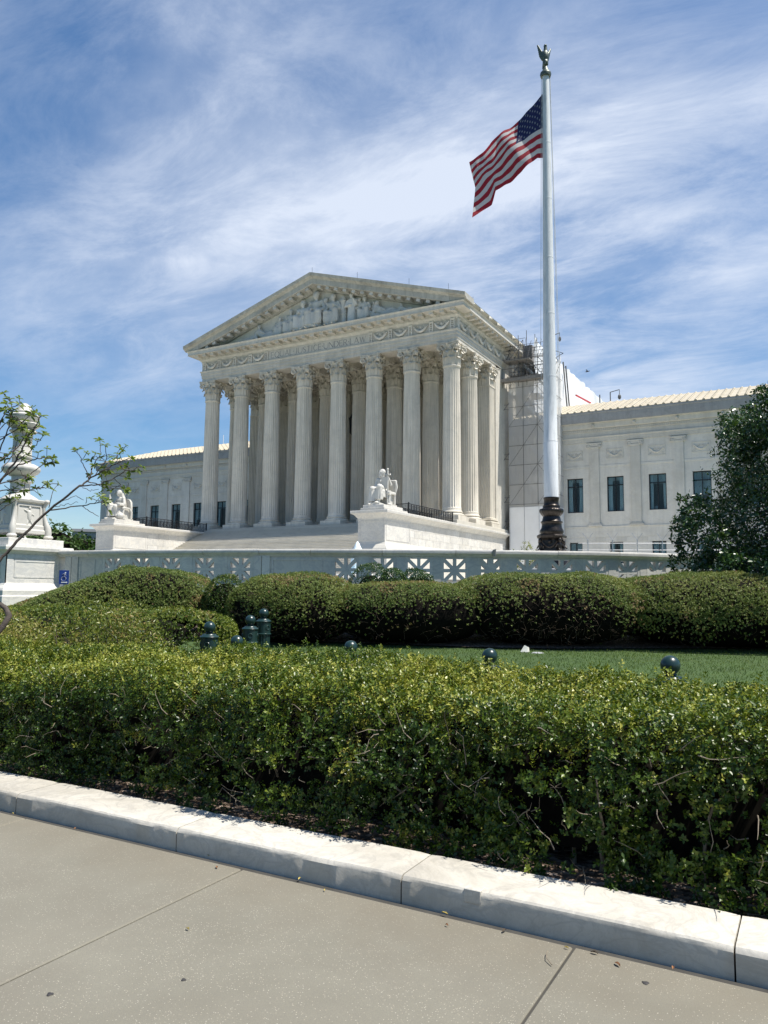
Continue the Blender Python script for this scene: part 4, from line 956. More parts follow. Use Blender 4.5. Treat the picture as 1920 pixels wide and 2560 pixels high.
def railing(cx, sx, label):
    "black iron railing round the head of a cheek wall"
    X0, X1 = cx-1.02, cx+1.02; y0, y1 = YK+4.1, 62.3; zb, zt = 7.68, 8.62
    root = thing('iron_railing', label, 'railing', (cx, y0, 7.63)); O = Vector(root.location)
    pn = MB(); w = .47
    pn.bar((0,0,.10),(0,0,.86),.028); pn.bar((w,0,.10),(w,0,.86),.028); pn.bar((0,0,.56),(w,0,.56),.024)
    pn.bar((.09,0,.14),(.09,0,.84),.018); pn.bar((w-.09,0,.14),(w-.09,0,.84),.018); pn.bar((.09,0,.66),(w-.09,0,.66),.02); pn.bar((.09,0,.78),(w-.09,0,.78),.02); pn.bar((.09,0,.20),(w-.09,0,.20),.018); pn.bar((.09,0,.46),(w-.09,0,.46),.018)
    pn.bar((.09,0,.20),(w-.09,0,.46),.016); pn.bar((.09,0,.46),(w-.09,0,.20),.016); pn.bar((w/2,0,.14),(w/2,0,.56),.018); pn.bar((w/2,0,.66),(w/2,0,.78),.018)
    me = pn.mesh('railing_panel', M_IRON)
    def run(p, q):
        p, q = Vector(p), Vector(q); d = (q-p); n = max(1, round(d.length/w)); k = d.length/n/w; a = atan2(d.y, d.x)
        for i in range(n): obj('railing_panel', me, root, p+d*(i/n)-O, a, (k,1,1))
        m = MB(); m.bar(p+Vector((0,0,.90)), q+Vector((0,0,.90)), .075, .06); m.bar(p+Vector((0,0,.10)), q+Vector((0,0,.10)), .045, .04); m.xform(Matrix.Translation(-O)); m.build('rail', M_IRON, root)
    run((X1,y0,zb-.05),(X1,y1,zb-.05)); run((X0,y0,zb-.05),(X0,y1,zb-.05)); run((X0,y0,zb-.05),(X1,y0,zb-.05))
    for x in (X0,X1):
        for y in (y0,y1): m = MB(); m.box(x-.045,y-.045,zb-.05,x+.045,y+.045,zt+.03); m.xform(Matrix.Translation(-O)); m.build('post', M_IRON, root)
railing(CXR, 1, 'black iron railing behind the statue of the seated man')
railing(CXL, -1, 'black iron railing behind the statue of the seated woman')

# ------------------------------------------------------------------ pediment sculpture (parts of the courthouse)
def pediment_figures():
    zb = 27.96; y = FY-.22
    def place(name, m, x, scale=1., flip=False):
        nonlocal y
        me = remeshed(m, name, M_REL, .055, 1); o = pobj(name, me, (x, y, zb)); o.scale = ((-1 if flip else 1)*scale*1.26, .95, scale*1.12); return o
    def seated(h, ang, arm, seed):
        r = random.Random(seed); m = MB(); k = h/3.0
        torso(m, 0, .0, 1.15*k, 2.1*k, .42*k, .30*k, .06*k); 
        for s in (-1,1): m.ell((s*.40*k,-.02,2.05*k), .2*k, 9, 6)
        m.cap_((0,-.05,2.1*k), (0,-.08,2.35*k), .14*k, .14*k, 8); head(m, (0,-.1*k,2.62*k), .30*k, yaw=ang)
        m.cap_((-.45*k,0,2.0*k), (-.66*k,-.12,1.5*k), .15*k, .13*k); m.cap_((-.66*k,-.12,1.5*k), (-.2*k,-.5*k,(1.45+arm*.5)*k), .13*k, .1*k)
        m.cap_((.45*k,0,2.0*k), (.68*k,-.1,1.5*k), .15*k, .13*k); m.cap_((.68*k,-.1,1.5*k), (.35*k,-.55*k,1.35*k), .13*k, .1*k)
        leg(m, (-.25*k,0,1.1*k), (-.42*k,-.6*k,1.3*k), (-.36*k,-.6*k,.2*k), .26*k); leg(m, (.25*k,0,1.1*k), (.40*k,-.6*k,1.2*k), (.30*k,-.55*k,.2*k), .26*k)
        loft(m, [((0,-.2*k,.1*k), .62*k, .45*k, 11, .07), ((0,-.2*k,.7*k), .56*k, .42*k, 11, .06), ((0,-.2*k,1.25*k), .5*k, .4*k, 11, .04)]); return m
    def standing(h, ang):
        m = MB(); k = h/3.0; loft(m, [((0,0,0), .42*k, .34*k, 9, .10), ((0,0,.8*k), .38*k, .3*k, 9, .09), ((0,0,1.5*k), .36*k, .28*k, 9, .06), ((0,0,2.1*k), .44*k, .28*k, 9, .04), ((0,0,2.35*k), .38*k, .24*k, 8, .02), ((0,0,2.45*k), .14*k, .14*k, 6, 0)])
        head(m, (0,-.05*k,2.74*k), .27*k, yaw=ang); m.cap_((-.42*k,0,2.25*k), (-.5*k,-.2*k,1.7*k), .14*k, .12*k); m.cap_((-.5*k,-.2*k,1.7*k), (.05,-.42*k,1.75*k), .11*k, .09*k)
        m.cap_((.42*k,0,2.25*k), (.52*k,-.15*k,1.75*k), .14*k, .12*k); m.cap_((.52*k,-.15*k,1.75*k), (.3*k,-.4*k,2.3*k), .11*k, .09*k); return m
    def reclining(L, ang):
        m = MB(); k = L/2.6
        m.cap_((-.7*k,0,.9*k), (-.2*k,0,.42*k), .36*k, .32*k); m.ell((-.72*k,0,1.0*k), (.34*k,.28*k,.24*k)); head(m, (-.72*k,-.05*k,1.42*k), .25*k, yaw=ang)
        m.cap_((-.95*k,-.1,.95*k), (-1.05*k,-.2*k,.4*k), .14*k, .12*k); m.cap_((-1.05*k,-.2*k,.4*k), (-.7*k,-.35*k,.15*k), .12*k, .1*k); m.cap_((-.5*k,-.2*k,.95*k), (.05*k,-.35*k,.6*k), .13*k, .1*k)
        m.cap_((-.15*k,0,.38*k), (.55*k,-.1*k,.62*k), .27*k, .2*k); m.cap_((.55*k,-.1*k,.62*k), (1.2*k,-.1*k,.22*k), .19*k, .12*k); m.cap_((-.1*k,-.2*k,.28*k), (.8*k,-.25*k,.25*k), .25*k, .18*k); m.cap_((.8*k,-.25*k,.25*k), (1.45*k,-.25*k,.14*k), .17*k, .11*k)
        for i in range(6): m.cap_((-.5*k+i*.1*k,-.3*k,.5*k-.03*i), (.7*k+i*.1*k,-.36*k,.12*k+.04*i), .07*k, .06*k, 6)
        m.box(-1.2*k,-.3*k,0,1.3*k,.3*k,.13*k); return m
    place('relief_figure', seated(3.75, -.2, .2, 1), -43.35)
    place('relief_figure', seated(3.15, .3, .7, 2), -45.0)
    place('relief_figure', seated(2.55, .5, .1, 3), -46.55)
    place('relief_figure', seated(2.0, .2, .4, 4), -47.95)
    place('relief_figure', reclining(2.5, .3), -49.85); place('relief_figure', reclining(1.7, .2), -51.75, flip=True)
    place('relief_figure', seated(3.2, -.5, .8, 5), -41.3, flip=True)
    place('relief_figure', standing(2.85, .4), -39.15); place('relief_figure', seated(2.35, -.3, .1, 6), -37.6, flip=True)
    place('relief_figure', reclining(2.6, -.2), -35.3); place('relief_figure', reclining(1.6, .1), -33.0)
    y = FY-.02
    for i, (x, h, a) in enumerate(((-44.2,2.9,.3),(-42.35,2.95,-.3),(-45.85,2.45,.4),(-47.2,2.0,-.2),(-48.7,1.55,.5),(-40.5,2.6,.3),(-38.35,2.35,-.4),(-36.7,1.75,.2))): place('relief_figure', standing(h, a), x)
    y = FY-.22
    place('relief_figure', reclining(2.1, .3), -48.6, flip=True); place('relief_figure', reclining(2.0, -.2), -36.5)
    m = MB(); m.lathe([(.30,0),(.33,.05),(.30,.12),(.30,1.1),(.33,1.15),(.30,1.2),(.30,2.5),(.34,2.55),(.30,2.6),(.22,3.0),(.05,3.1)], 14, wob=lambda a, k: 1+.06*cos(9*a)); o = m.build('fasces', M_REL, court, 40, Vector((-40.15, y+.1, zb))-CO)
    m = MB(); m.box(-44.2,y-.35,zb,-42.5,y+.4,zb+.16); part('relief_plinth', m, M_REL)
    m = MB(); m.lathe([(.08,0),(.2,.02),(.24,.2),(.12,.4),(.15,.46)], 10); m.build('relief_urn', M_REL, court, 40, Vector((-53.4, y, zb))-CO)
    # draped mass behind the figures ties the group together
pediment_figures()

# ------------------------------------------------------------------ lantern in the porch
def lantern():
    x, y = CX+.05, 70.4; root = thing('hanging_lantern', 'large black lantern hanging between the columns before the dark doorway', 'lantern', (x, y, 18.7))
    m = MB(); m.lathe([(.10,-.35),(.35,-.2),(.50,0),(.52,.06),(.40,.07)], 8); m.build('base', M_IRON, root)
    for k in range(8): a = 2*pi*k/8; m = MB(); m.bar((.46*cos(a),.46*sin(a),.05),(.54*cos(a),.54*sin(a),1.55),.05); m.build('bar', M_IRON, root)
    m = MB(); m.lathe([(.40,.07),(.47,1.5)], 8); m.build('glazing', M_FRAME, root)
    m = MB(); m.lathe([(.62,1.55),(.60,1.62),(.40,1.9),(.30,2.15),(.12,2.4),(.05,2.6)], 8); m.build('cap', M_IRON, root)
    m = MB(); m.tube([(0,0,2.5),(0,0,5.96)], .035, 6); m.build('chain', M_IRON, root)
lantern()

# ------------------------------------------------------------------ marble balustrade along the plaza
def project(p):
    d = Vector(p)-EYE; f = d.dot(_F); return 960+FPX*d.dot(CR)/f, 1280-FPX*d.dot(CU)/f
BP = [(-26.55,20.55),(-24.6,20.85),(-22.7,21.15),(-20.05,21.73),(-17.58,22.42),(-14.73,23.42),(-12.94,24.25),(-10.9,25.32),(-9.2,26.4),(-7.75,27.45),(-6.2,28.75),(-4.9,30.1),(-3.9,31.8),(-3.35,34),(-3.2,38),(-3.2,44)]
def smooth_path(P, n=10):
    out = []
    for i in range(len(P)-1):
        p0, p1, p2, p3 = (Vector(P[max(i-1,0)]), Vector(P[i]), Vector(P[i+1]), Vector(P[min(i+2,len(P)-1)]))
        for k in range(n):
            t = k/n; out.append(.5*((2*p1)+(p2-p0)*t+(2*p0-5*p1+4*p2-p3)*t*t+(3*p1-p0-3*p2+p3)*t**3))
    return out+[Vector(P[-1])]
BPS = smooth_path(BP); BS = [0.]
for a, b in zip(BPS[:-1], BPS[1:]): BS.append(BS[-1]+(b-a).length)
BS = np.array(BS); BXY = np.array([tuple(p) for p in BPS])
def bat(s): return Vector((np.interp(s, BS, BXY[:,0]), np.interp(s, BS, BXY[:,1])))
def bseg(s0, s1):
    ss = [s0]+[float(s) for s in BS if s0+.05 < s < s1-.05]+[s1]; return [tuple(bat(s)) for s in ss]
def s_of_px(px):
    ss = np.linspace(0, 17.5, 900); xs = np.array([project((*bat(s), 2.4))[0] for s in ss]); return float(np.interp(px, xs, ss))
def balustrade():
    root = thing('balustrade', 'curved white marble balustrade with pierced star panels round the plaza', 'balustrade', (-14.7, 23.5, 1.4)); O = Vector(root.location)
    def P(name, m, mat=M_WALL, sm=None, parent=None): m.xform(Matrix.Translation(-O)); return m.build(name, mat, parent or root, sm)
    cen = [275, 346, 421, 506, 596, 862, 955, 1047, 1138, 1226, 1453, 1521, 1581, 1634, 1682]
    S = [s_of_px(c) for c in cen]; S += [S[-1]+1.3*k for k in range(1, 9)]
    pw = 1.0; pm = MB(); z0, z1 = 1.86, 2.85; h = pw/2; b = .11
    pm.box(-h, 0, z0, -h+b, .20, z1); pm.box(h-b, 0, z0, h, .20, z1); pm.box(-h+b-.002, .003, z0+.002, h-b+.002, .197, z0+b-.02); pm.box(-h+b-.002, .003, z1-b+.03, h-b+.002, .197, z1-.002)
    cz = (z0+z1)/2; pm.box(-.06, .006, z0+.05, .06, .194, z1-.05); pm.box(-h+.05, .009, cz-.06, h-.05, .191, cz+.06)
    for sx, e in ((1, .0), (-1, .003)): pm.obox((0, .10, cz), Vector((1,0,sx)).normalized()*.62, (0, .088-e, 0), Vector((-sx,0,1)).normalized()*.062)
    me = pm.mesh('pierced_panel', M_WALL)
    edges = []
    for s in S:
        p, q = bat(s-.05), bat(s+.05); d = (q-p).normalized(); n = Vector((-d.y, d.x)); c = bat(s)+n*.15
        obj('pierced_panel', me, root, Vector((c.x, c.y, 0))-O, atan2(d.y, d.x)); edges.append((s-pw/2, s+pw/2))
    cur = .3
    for a, b in edges+[(BS[-1]-.1, None)]:
        if a-cur > .08:
            if a-cur > 1.2:
                L = a-cur; m = MB(); m.sweep(bseg(cur, a), [(-.42,1.86),(-.145,1.86),(-.145,2.85),(-.42,2.85)]); P('solid_wall', m)
                k0, k1 = cur+.75, a-.35
                if k1-k0 > .6:
                    for u0, u1, za, zb_ in ((k0,k1,2.70,2.75),(k0,k1,1.98,2.03),(k0,k0+.05,2.03,2.70),(k1-.05,k1,2.03,2.70)):
                        m = MB(); m.sweep(bseg(u0, u1), [(-.15,za),(-.12,za),(-.12,zb_),(-.15,zb_)]); P('panel_moulding', m)
                for u in (cur+.05, cur+.38): m = MB(); m.sweep(bseg(u, u+.30), [(-.41,1.862),(-.09,1.862),(-.09,2.848),(-.41,2.848)]); P('pier', m)
            else: m = MB(); m.sweep(bseg(cur+.004, a-.004), [(-.40,1.861),(-.135,1.861),(-.135,2.849),(-.40,2.849)]); P('post', m)
        cur = b if b else cur
    m = MB(); m.sweep(bseg(.2, BS[-1]), [(-.5,.6),(-.02,.6),(-.02,1.70),(-.06,1.78),(-.10,1.855),(-.5,1.855)]); P('base_course', m)
    # coping stones, butted with open joints
    cuts = [0.02]; 
    for px in (216, 360, 505, 645, 775, 955, 1140, 1275, 1420, 1525, 1640): cuts.append(s_of_px(px))
    while cuts[-1]+2.4 < BS[-1]: cuts.append(cuts[-1]+2.4)
    prof = [(-.55,2.852),(-.105,2.852),(-.09,2.90),(-.05,2.93),(-.045,2.95),(.0,2.965),(.005,3.04),(-.005,3.085),(-.03,3.10),(-.55,3.10)]
    for a, b in zip(cuts[:-1], cuts[1:]):
        m = MB(); dz = RNG.uniform(-.004, .004); m.sweep(bseg(a+.008, b-.008), [(o, z+dz) for o, z in prof]); P('coping_stone', m)
balustrade()

def pedestal():
    X0, X1, Y0, Y1 = -29.3, -26.62, 18.4, 21.08
    root = thing('candelabrum_pedestal', 'square white marble pedestal with sunk panels ending the balustrade', 'pedestal', ((X0+X1)/2, (Y0+Y1)/2, .9)); O = Vector(root.location)
    def P(name, m): m.xform(Matrix.Translation(-O)); return m.build(name, M_WALL, root)
    ring = [(X0,Y0),(X1,Y0),(X1,Y1),(X0,Y1)]
    m = MB(); m.sweep(ring, [(.30,.4),(.30,1.28),(.26,1.33),(.26,1.50),(.20,1.60),(.08,1.70),(.03,1.78),(-.4,1.78),(-.4,.4)], True); P('base_course', m)
    m = MB(); m.box(X0+.02,Y0+.02,1.6,X1-.02,Y1-.02,2.9)
    for ax in range(4):
        for a, b, c, d in ((.0,.30,1.78,2.90),(2.38,2.68,1.78,2.90),(.30,2.38,1.78,1.93),(.30,2.38,2.72,2.90)):
            if ax == 0: m.box(X1-.03, Y0+a, c, X1+.0, Y0+b, d)
            if ax == 1: m.box(X0+a, Y0+.0, c, X0+b, Y0+.03, d)
        for a, b, c, d in ((.36,.42,1.99,2.66),(2.26,2.32,1.99,2.66),(.42,2.26,1.99,2.05),(.42,2.26,2.60,2.66)):
            if ax == 0: m.box(X1-.03, Y0+a, c, X1-.005, Y0+b, d)
            if ax == 1: m.box(X0+a, Y0+.005, c, X0+b, Y0+.03, d)
    P('die', m)
    m = MB(); m.sweep(ring, [(-.4,2.902),(.03,2.902),(.06,2.96),(.10,3.0),(.12,3.02),(.17,3.04),(.18,3.15),(.16,3.22),(-.4,3.23)], True); m.box(X0+.3,Y0+.3,2.95,X1-.3,Y1-.3,3.225); P('cap_course', m)
    m = MB(); m.box(X0+.10,Y0+.10,3.225,X1-.10,Y1-.10,3.52,.015); P('plinth', m)
    return (X0+X1)/2, (Y0+Y1)/2
PCX, PCY = pedestal()

def candelabrum():
    root = thing('candelabrum', 'tall carved white marble candelabrum on a square pedestal behind leafy branches', 'candelabrum', (PCX, PCY, 3.52))
    m = MB(); 
    rows = [(.62,.22),(.80,.24),(.80,.36),(.74,.42),(.74,.55),(.70,.60),(.66,1.2),(.63,1.42),(.66,1.46),(.74,1.50),(.76,1.58),(.70,1.62)]
    vs = [(sx*r, sy*r, z) for r, z in rows for sx, sy in ((-1,-1),(1,-1),(1,1),(-1,1))]
    m.add(vs, [(i*4+j,i*4+(j+1)%4,(i+1)*4+(j+1)%4,(i+1)*4+j) for i in range(len(rows)-1) for j in range(4)] + [(3,2,1,0), tuple(range(4*len(rows)-4, 4*len(rows)))])
    m.build('square_body', M_STAT, root)
    for sx in (-1,1):
        for sy in (-1,1):
            f = MB(); c = Vector((sx,sy,0))*.78; d = Vector((sx,sy,0)).normalized()
            f.ell(c+Vector((0,0,.11))+d*.05, (.20,.20,.10), 10, 6); f.tube([c*1.02+Vector((0,0,.10)), c*1.03+Vector((0,0,.30)), c*1.01+Vector((0,0,.48)), c*.94+Vector((0,0,.68)), c*.87+Vector((0,0,.95)), c*.84+Vector((0,0,1.3)), c*.92+Vector((0,0,1.52))], [.13,.14,.13,.10,.075,.065,.10], 8); f.ell(c*.94+Vector((0,0,1.56)), (.13,.13,.10), 8, 6)
            f.build('corner_scroll', M_STAT, root, 50)
    for ang in range(4):
        g = MB(); R = Matrix.Rotation(ang*pi/2, 4, 'Z')
        g.cap_((0,-.66,.78),(0,-.64,1.08),.09,.11,8); g.ell((.02,-.66,1.25), (.06,.05,.08), 8, 6); g.cap_((.0,-.66,1.06),(.2,-.66,.98),.045,.04,6); g.cap_((0,-.66,1.06),(-.2,-.66,1.16),.045,.04,6); g.cap_((.03,-.66,.8),(.16,-.69,.55),.06,.045,6); g.cap_((-.03,-.66,.8),(-.12,-.69,.55),.06,.045,6)
        for a,b,c,d in ((-.52,-.47,.6,1.36),(.47,.52,.6,1.36),(-.47,.47,.58,.63),(-.47,.47,1.33,1.37)): g.box(a,-.69,c,b,-.62,d)
        g.xform(R); g.build('relief_panel', M_STAT, root, 50)
    L = lambda name, prof, n=28, wob=None: MB().lathe(prof, n, wob=wob).build(name, M_STAT, root, 50)
    L('shoulder', [(.74,1.60),(.70,1.66),(.52,1.78),(.40,1.84),(.38,1.88)], 28, lambda a, k: 1+.03*cos(8*a))
    L('lower_drum', [(.37,1.86),(.37,2.2),(.36,2.26),(.40,2.30),(.50,2.34),(.50,2.38),(.40,2.40),(.34,2.42),(.34,2.58)], 40, lambda a, k: 1+(.03*cos(16*a) if k < 3 else .02*cos(12*a)))
    L('lower_bowl', [(.36,2.56),(.46,2.60),(.62,2.70),(.70,2.82),(.70,2.90),(.64,3.0),(.5,3.07),(.40,3.09)], 48, lambda a, k: 1+.045*abs(cos(7*a)))
    L('upper_shaft', [(.36,3.08),(.35,3.3),(.40,3.35),(.36,3.4),(.35,4.1),(.36,4.3),(.42,4.34),(.52,4.40),(.50,4.46),(.38,4.5)], 40, lambda a, k: 1+.025*cos(14*a))
    L('upper_cup', [(.38,4.49),(.52,4.60),(.60,4.66),(.62,4.72),(.58,4.76),(.40,4.78)], 40, lambda a, k: 1+.03*cos(20*a))
    L('upper_bowl', [(.40,4.78),(.50,4.86),(.58,4.98),(.58,5.06),(.50,5.12),(.34,5.16)], 40, lambda a, k: 1+.04*abs(cos(6*a)))
    L('finial', [(.34,5.15),(.36,5.22),(.30,5.30),(.24,5.42),(.20,5.5),(.10,5.58),(.02,5.6)], 24, lambda a, k: 1+.05*cos(6*a))
candelabrum()

def sign():
    p = at(160, 1443, 29.6); root = thing('accessible_entrance_sign', 'blue accessible entrance sign on a grey post beside the marble pedestal', 'sign', (p.x, p.y, gz(p.x, p.y)), radians(38)); h = p.z-gz(p.x, p.y)
    m = MB(); m.box(-.03,.02,-.3,.03,.06,h+.30); m.build('post', M_GALV, root)
    m = MB(); m.box(-.165,-.005,h-.245,.165,.015,h+.245,.003); m.build('panel', M_SIGNB, root)
    s = MB(); y = -.008; mk = lambda pts, w: [s.bar((a[0],y,h+a[1]),(b[0],y,h+b[1]),w,.004) for a, b in zip(pts[:-1], pts[1:])]
    s.lathe([(.001,-.002),(.026,-.002),(.026,.002),(.001,.002)], 12); s.xform(Matrix.Translation((.045,y,h+.155)) @ Matrix.Rotation(pi/2,4,'X'))
    mk([(-.06,.10),(-.015,.125),(.03,.10),(.005,.02)], .03); mk([(.005,.02),(.06,.01),(.075,-.06)], .03); mk([(.03,.10),(.07,.065)], .022)
    c = [(-.01+.075*cos(a), -.055+.075*sin(a)) for a in np.linspace(radians(95), radians(350), 16)]; mk(c, .024)
    s.build('symbol', M_WHITE, root)
    m = MB(); m.box(-.085,-.012,h-.195,.085,-.006,h-.165); m.prism([(.085,h-.21),(.125,h-.18),(.085,h-.15)], 'y', -.012, -.006); m.build('arrow', M_WHITE, root)
sign()

# ------------------------------------------------------------------ flagpole and flag
FP = Vector((-11.06, 36.36, 2.05))
def flagpole():
    root = thing('flagpole', 'tall tapering pale grey flagpole on an ornate dark bronze base, bronze eagle on top', 'flagpole', FP)
    L = lambda name, prof, n=32, wob=None, mat=M_BRONZE: MB().lathe([(r, z-2.05) for r, z in prof], n, wob=wob).build(name, mat, root, 45)
    m = MB(); m.box(-1.1,-1.1,0,1.1,1.1,.35,.03); m.build('granite_block', M_GREY, root)
    m = MB(); m.box(-.95,-.95,.35,.95,.95,.7,.03); m.build('granite_block', M_GREY, root)
    L('base_foot', [(.82,2.75),(.84,2.95),(.78,3.05),(.70,3.25),(.62,3.5),(.60,3.7)])
    m = MB(); rows = [(.56,3.45),(.52,3.75),(.50,4.1),(.55,4.16),(.62,4.22),(.64,4.32),(.60,4.36),(.50,4.42)]
    vs = [(sx*r, sy*r, z-2.05) for r, z in rows for sx, sy in ((-1,-.55),(-.55,-1),(.55,-1),(1,-.55),(1,.55),(.55,1),(-.55,1),(-1,.55))]
    m.add(vs, [(i*8+j,i*8+(j+1)%8,(i+1)*8+(j+1)%8,(i+1)*8+j) for i in range(len(rows)-1) for j in range(8)] + [tuple(range(7,-1,-1)), tuple(range(8*len(rows)-8, 8*len(rows)))]); m.build('pedestal_block', M_BRONZE, root)
    for k in range(4):
        a = k*pi/2+pi/4+.1; c = MB(); d = Vector((cos(a), sin(a), 0)); t = Vector((-sin(a), cos(a), 0)); q = d*.62
        c.cap_(q+Vector((0,0,1.55)), q+Vector((0,0,1.85)), .11, .12, 8); c.ell(q+d*.04+Vector((0,0,2.05)), (.10,.10,.115), 10, 8)
        for s in (-1,1): c.cap_(q+t*s*.1+Vector((0,0,1.88)), q+t*s*.26+d*.05+Vector((0,0,1.68)), .05, .04, 6); c.cap_(q+t*s*.06+Vector((0,0,1.58)), q+d*.2+t*s*.1+Vector((0,0,1.52)), .08, .07, 6); c.cap_(q+d*.2+t*s*.1+Vector((0,0,1.52)), q+d*.24+t*s*.1+Vector((0,0,1.25)), .06, .05, 6)
        c.ell(q+Vector((0,0,1.32)), (.2,.2,.14), 8, 6)
        obj('cherub', remeshed(c, 'cherub', M_BRONZE, .022, 1), root)
        b = k*pi/2+.1; d = Vector((cos(b), sin(b), 0)); t = Vector((-sin(b), cos(b), 0)); g = MB(); g.tube([d*.56+t*u*.36+Vector((0,0,2.0-.28*(1-u*u))) for u in np.linspace(-1,1,11)], [.03+.05*(1-abs(u)) for u in np.linspace(-1,1,11)], 6); g.ell(d*.56+Vector((0,0,1.98)), (.09,.09,.11), 8, 6); g.build('garland', M_BRONZE, root, 50)
    L('acanthus_bell', [(.52,4.40),(.54,4.46),(.56,4.52),(.545,4.60),(.48,4.72),(.46,4.86),(.47,4.92)], 48, lambda a, k: 1+.035*abs(sin(9*a)))
    L('ring', [(.47,4.91),(.53,4.97),(.53,5.01),(.45,5.07),(.43,5.18),(.40,5.27)])
    L('gadrooned_vase', [(.40,5.26),(.43,5.30),(.50,5.38),(.56,5.50),(.565,5.58),(.52,5.64),(.42,5.68),(.41,5.74)], 80, lambda a, k: 1+(.035*abs(cos(10*a)) if 0 < k < 6 else 0))
    L('collar', [(.41,5.73),(.42,5.79),(.37,5.83),(.36,5.9),(.36,6.1),(.38,6.13),(.375,6.2),(.34,6.21)])
    zt = 28.28; H = zt-6.15; prof = [(.350,6.15),(.350,8.9),(.335,8.93)]
    for k in range(1, 9): t = k/8; r = .335-.167*t**1.15; prof += [(r, 8.93+(zt-8.93)*t)]
    L('pole', prof, 28, None, M_POLE)
    for z in (8.95, 12.2, 15.4, 18.3, 21.4, 24.4): r = np.interp(z, [p[1] for p in prof], [p[0] for p in prof]); L('pole_joint', [(r+.002,z-.02),(r+.007,z-.01),(r+.007,z+.01),(r+.002,z+.02)], 28, None, M_POLE)
    L('cap', [(.17,zt-.25),(.26,zt-.24),(.29,zt-.12),(.27,zt-.03),(.20,zt+.02),(.16,zt+.12),(.10,zt+.28),(.05,zt+.36)], 20, None, M_VERD)
    e = MB(); z = zt+.36-2.05
    e.ell((0,0,z+.18), (.15,.15,.19), 10, 7); e.ell((0,0,z+.55), (.19,.17,.32), 12, 8); e.cap_((0,0,z+.75),(0,-.02,z+1.02),.12,.09,8); e.ell((-.02,-.03,z+1.08), (.085,.11,.085), 8, 6); e.cap_((-.05,-.1,z+1.08),(-.1,-.16,z+1.03),.035,.02,6)
    for s in (-1,1):
        for k in range(6): t = k/5; e.cap_((s*(.14+.03*t),.05,z+.35+.35*t), (s*(.26+.12*t),.12,z+.55+.55*t), .075, .05, 6)
        e.cap_((s*.08,-.05,z+.3),(s*.08,-.08,z+.02),.06,.04,6)
    e.cap_((0,.1,z+.3),(0,.22,z-.0),.1,.06,8); e.xform(Matrix.Rotation(YAW+.35, 4, 'Z'))
    obj('eagle_finial', remeshed(e, 'eagle_finial', M_VERD, .028, 1), root)
    w = (CR-_F*.2); w = Vector((w.x, w.y, 0)).normalized()
    for a0, a1 in ((-.40,-.22),(.46,.22),(.40,.20)): m = MB(); m.tube([w*a0+Vector((0,0,4.4)), w*(a0*1.02)+Vector((0,0,12)), w*a1+Vector((0,0,zt-2.4))], .012, 5); m.build('halyard', M_ROPE, root)
flagpole()

def flag():
    A = lambda cx, cy: at(1140+cx*.2261, 80+cy*.2261, 38)
    us = [0, .15, .25, .4, .6, .75, .88, 1.]
    top = [(1000,630),(885,765),(808,850),(690,970),(510,1135),(370,1270),(240,1370),(145,1435)]
    bot = [(988,1390),(900,1395),(840,1450),(720,1560),(565,1665),(440,1745),(392,1905),(180,2070)]
    mid = [(996,1040),(890,1090),(800,1150),(662,1265),(505,1400),(400,1500),(290,1590),(212,1700)]
    T, B, Mi = [[A(*p) for p in q] for q in (top, bot, mid)]
    wind = (T[-1]-T[0]); wind.z = 0; wind.normalize(); nrm = Vector((wind.y, -wind.x, 0))
    def itp(L, u): return Vector([float(np.interp(u, us, [p[i] for p in L])) for i in range(3)])
    def S(u, v, off=0):
        a, b, c = itp(T, u), itp(Mi, u), itp(B, u); vm = 7/13
        p = a.lerp(b, v/vm) if v < vm else b.lerp(c, (v-vm)/(1-vm))
        d = (.20*sin(7.5*u+3.2*v-.4)+.11*sin(17*u+5.5*v)+.035*sin(41*u-8*v))*min(1, u*2.2)
        return p+nrm*(d+off)
    root = thing('flag', 'red, white and blue striped flag with white stars blowing from the flagpole', 'flag', T[0]); O = Vector(root.location)
    U = np.linspace(0, 1, 49); 
    def patch(name, u0, u1, v0, v1, mat):
        uu = [u for u in U if u0 < u < u1]; uu = [u0]+uu+[u1]; vv = np.linspace(v0, v1, 4 if v1-v0 < .2 else 22); m = MB(); n = len(vv)
        m.add([S(u, v)-O for u in uu for v in vv], [(i*n+j,(i+1)*n+j,(i+1)*n+j+1,i*n+j+1) for i in range(len(uu)-1) for j in range(n-1)]); return m.build(name, mat, root, 60)
    for k in range(13): patch('stripe', .40 if k < 7 else 0, 1, k/13, (k+1)/13, M_FRED if k % 2 == 0 else M_FWHITE)
    patch('canton', 0, .40, 0, 7/13, M_FBLUE)
    for r in range(9):
        for c in range(6 if r % 2 == 0 else 5):
            u = .40*((c+.5 if r % 2 == 0 else c+1)/6); v = 7/13*(r+.9)/9.8; m = MB()
            for off in (.012, -.012):
                pts = [S(u+.0185*(1 if i % 2 == 0 else .40)*sin(i*pi/5)*.62, v-.030*(1 if i % 2 == 0 else .40)*cos(i*pi/5), off)-O for i in range(10)]
                m.add([S(u, v, off)-O]+pts, [(0, i+1, (i+1) % 10+1) for i in range(10)])
            m.build('star', M_FWHITE, root)
    m = MB(); m.tube([S(0, v)-wind*.03-O for v in np.linspace(0,1,8)], .022, 6); m.build('hoist_band', M_ROPE, root)
flag()

